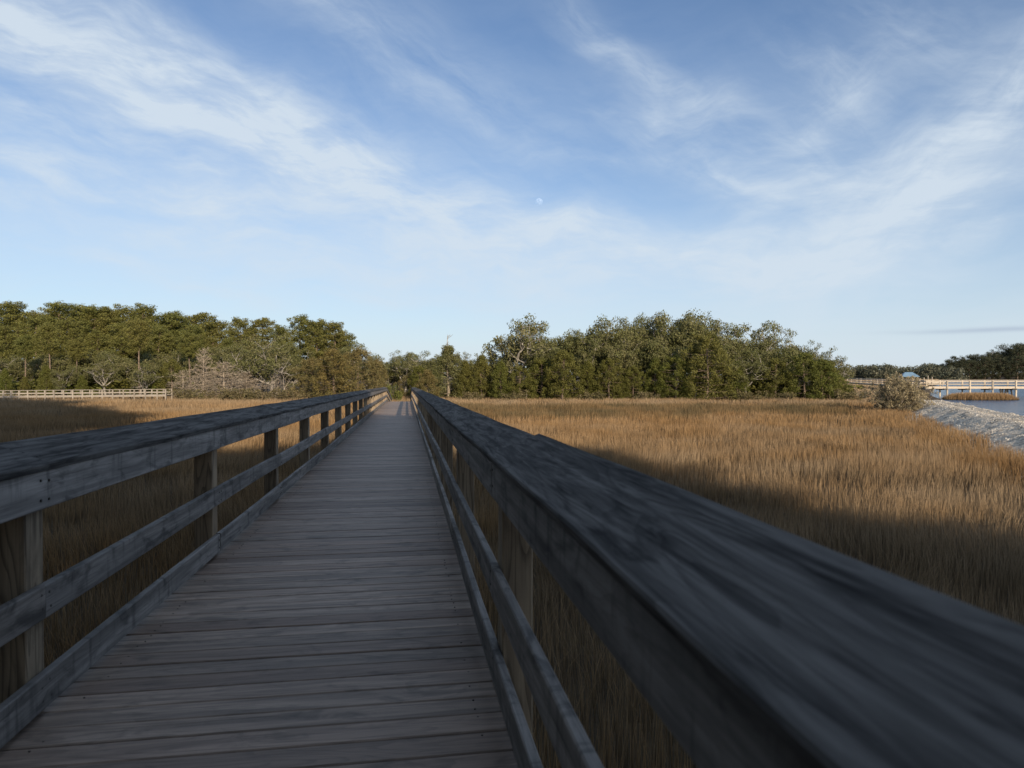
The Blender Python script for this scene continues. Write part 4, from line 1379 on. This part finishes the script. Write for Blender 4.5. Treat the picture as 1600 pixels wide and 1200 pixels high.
# ------------------------------------------------------------------ fishing pier on the right
def build_pier():
    def dep(px): return 128.0 + max(0.0, 1446 - px) * 0.62     # frontal on the right, turning away on the left
    def P(px, y):
        x, yy = at(px, dep(px)); return np.array([float(x), float(yy), zat(y, dep(px))])
    zt = zat(593.8, dep(1587))
    def Z(px, z):
        x, yy = at(px, dep(px)); return np.array([float(x), float(yy), z])
    pxs = [1330, 1345, 1361, 1378, 1396, 1416, 1436, 1447.5, 1480, 1515.5, 1551, 1587.5, 1625]
    c = Z(1480, GROUND)
    root = empty('fishing_pier', tuple(c), 'pale wooden pier with railing standing over the river', 'pier')
    def add(mb, name, mat=M_PALE):
        for i in range(len(mb.v)): mb.v[i] = mb.v[i] - c
        return mb.build(name, mat, root)
    back = np.array([FV[0], FV[1], 0]) * 2.2
    front = np.array([FV[0], FV[1], 0]) * -.10
    for off in (np.zeros(3), back):
        for name, dz, w, h in (('cap_rail', -.05, .20, .10), ('top_rail', -.30, .05, .20), ('middle_rail', -.80, .05, .18), ('deck_edge', -1.42, .06, .42)):
            for q0, q1 in ((1330, 1446), (1446, 1640)):
                mb = MB()
                bar(mb, Z(q0, zt + dz) + off, Z(q1, zt + dz) + off, w, h)
                add(mb, name)
        for px in pxs:
            mb = MB()
            t = Z(px, zt - .12) + off + front; b = t.copy(); b[2] = zt - 1.75
            if px in (1480, 1515.5, 1551, 1587.5, 1625): b[2] = WATER - .8
            mb.prism(chamf(.13, .075, .01), b, t, (RV[0], RV[1], 0), (FV[0], FV[1], 0), R.random())
            add(mb, 'post')
    for q0, q1 in ((1330, 1446), (1446, 1640)):
        mb = MB()
        bar(mb, Z(q0, zt - 1.25) + back / 2, Z(q1, zt - 1.25) + back / 2, 2.0, .06)
        add(mb, 'deck')
    for px in (1448, 1477, 1512, 1548, 1585, 1622):          # dark beam ends and braced piles below
        mb = MB()
        t = Z(px, zt - 1.72)
        mb.prism(chamf(.35, .14, .01), t - np.array([FV[0], FV[1], 0]) * .25, t + back, (RV[0], RV[1], 0), (0, 0, 1), R.random())
        add(mb, 'cross_beam', M_CAP)
    for px, lx in ((1568, 1), (1578, -1), (1585, 1), (1593, 0), (1572, 0)):
        mb = MB()
        t = Z(px, zt - 1.6) + back * .4
        b = Z(px + 4 * lx, WATER - .5) + back * .4
        mb.prism(chamf(.11, .11, .02), b, t, (RV[0], RV[1], 0), (FV[0], FV[1], 0), R.random())
        add(mb, 'pile', M_CAP)


build_pier()


def build_pavilion():
    d = 330
    x, y = at(1420, d)
    g0 = float(ground_z(x, y))
    root = empty('pavilion', (float(x), float(y), g0), 'small open pavilion with a pale blue hipped roof beyond the pier', 'pavilion')
    zr, ze = zat(581.5, d) - g0, zat(588, d) - g0
    hw, hd = 12.5 * d / F, 2.8
    r = [(-hw, -hd, ze), (hw, -hd, ze), (hw, hd, ze), (-hw, hd, ze), (-hw * .42, 0, zr), (hw * .42, 0, zr),
         (-hw, -hd, ze - .25), (hw, -hd, ze - .25), (hw, hd, ze - .25), (-hw, hd, ze - .25)]
    f = [(0, 1, 5, 4), (1, 2, 5), (2, 3, 4, 5), (3, 0, 4), (6, 7, 1, 0), (7, 8, 2, 1), (8, 9, 3, 2), (9, 6, 0, 3), (9, 8, 7, 6)]
    root.rotation_euler.z = -PSI - .2
    mesh_np('roof', r, f, M_ROOF, parent=root)
    for sx in (-.86, -.3, .3, .86):
        for sy in (-.8, .8):
            mb = MB()
            mb.box((sx * hw - .12, sy * hd - .12, -.5), (sx * hw + .12, sy * hd + .12, ze - .26), 2, R.random())
            mb.build('post', M_PALE, root)
    mb = MB()
    mb.box((-hw * .98, -hd, 1.15), (hw * .98, hd, 1.4), 0, .4)
    mb.build('deck', M_PALE, root)
    # floating dock with tall piles
    d = 250
    x, y = at(1452, d)
    g0 = float(ground_z(x, y))
    root = empty('landing_dock', (float(x), float(y), WATER), 'low pale landing dock with tall piles right of the pavilion', 'dock')
    root.rotation_euler.z = -PSI - .1
    mb = MB()
    mb.box((-4.5, -1.5, .9), (4.6, 1.5, 1.3), 0, .2)
    mb.build('deck', M_PALE, root)
    for xx, hh in ((-2.6, 2.6), (-1.2, 3.3), (.2, 2.9), (-4.0, 2.4), (3.8, 1.6)):
        mb = MB()
        pr = [(.16 * math.cos(q * math.pi / 4), .16 * math.sin(q * math.pi / 4)) for q in range(8)]
        mb.prism(pr, (xx, -1.7, -1.5), (xx, -1.7, hh + .4), (1, 0, 0), (0, 1, 0), R.random())
        mb.build('pile', M_PALE, root)
    mb = MB()
    mb.box((-2.9, -1.4, 1.31), (1.1, 1.3, 2.1), 0, .7)
    mb.build('bench_box', M_PALE, root)


build_pavilion()


def build_moon():
    az, el = px_dir(842, 316)
    D = 4000.0
    r = 5.6 / F * D
    p = np.array([math.sin(az) * math.cos(el), math.cos(az) * math.cos(el), math.sin(el)]) * D
    import bmesh
    bm = bmesh.new()
    bmesh.ops.create_uvsphere(bm, u_segments=48, v_segments=32, radius=r)
    me = bpy.data.meshes.new('moon')
    bm.to_mesh(me); bm.free()
    me.polygons.foreach_set("use_smooth", np.full(len(me.polygons), True))
    m, g = new_mat('moon_surface')
    q = g.n('ShaderNodeTexCoord').outputs['Object']
    n = g.noise(q, 2.2 / r, 3.0, 0.5)
    c = g.mix(g.rng(n, .42, .6), (0.04, 0.045, 0.05), (0.11, 0.12, 0.13))
    d = g.n('ShaderNodeBsdfDiffuse', {'Color': c})
    t = g.n('ShaderNodeBsdfTransparent', {'Color': (1, 1, 1, 1)})
    fr = g.n('ShaderNodeNewGeometry').outputs['Backfacing']
    a = g.n('ShaderNodeAddShader', {0: d.outputs[0], 1: t.outputs[0]})
    mx = g.n('ShaderNodeMixShader', {0: fr, 1: a.outputs[0], 2: t.outputs[0]})
    finish(g, mx.outputs[0])
    me.materials.append(m)
    o = link(bpy.data.objects.new('moon', me))
    o.location = p
    tag(o, 'small pale daytime moon above the middle of the sky', 'moon')


build_moon()
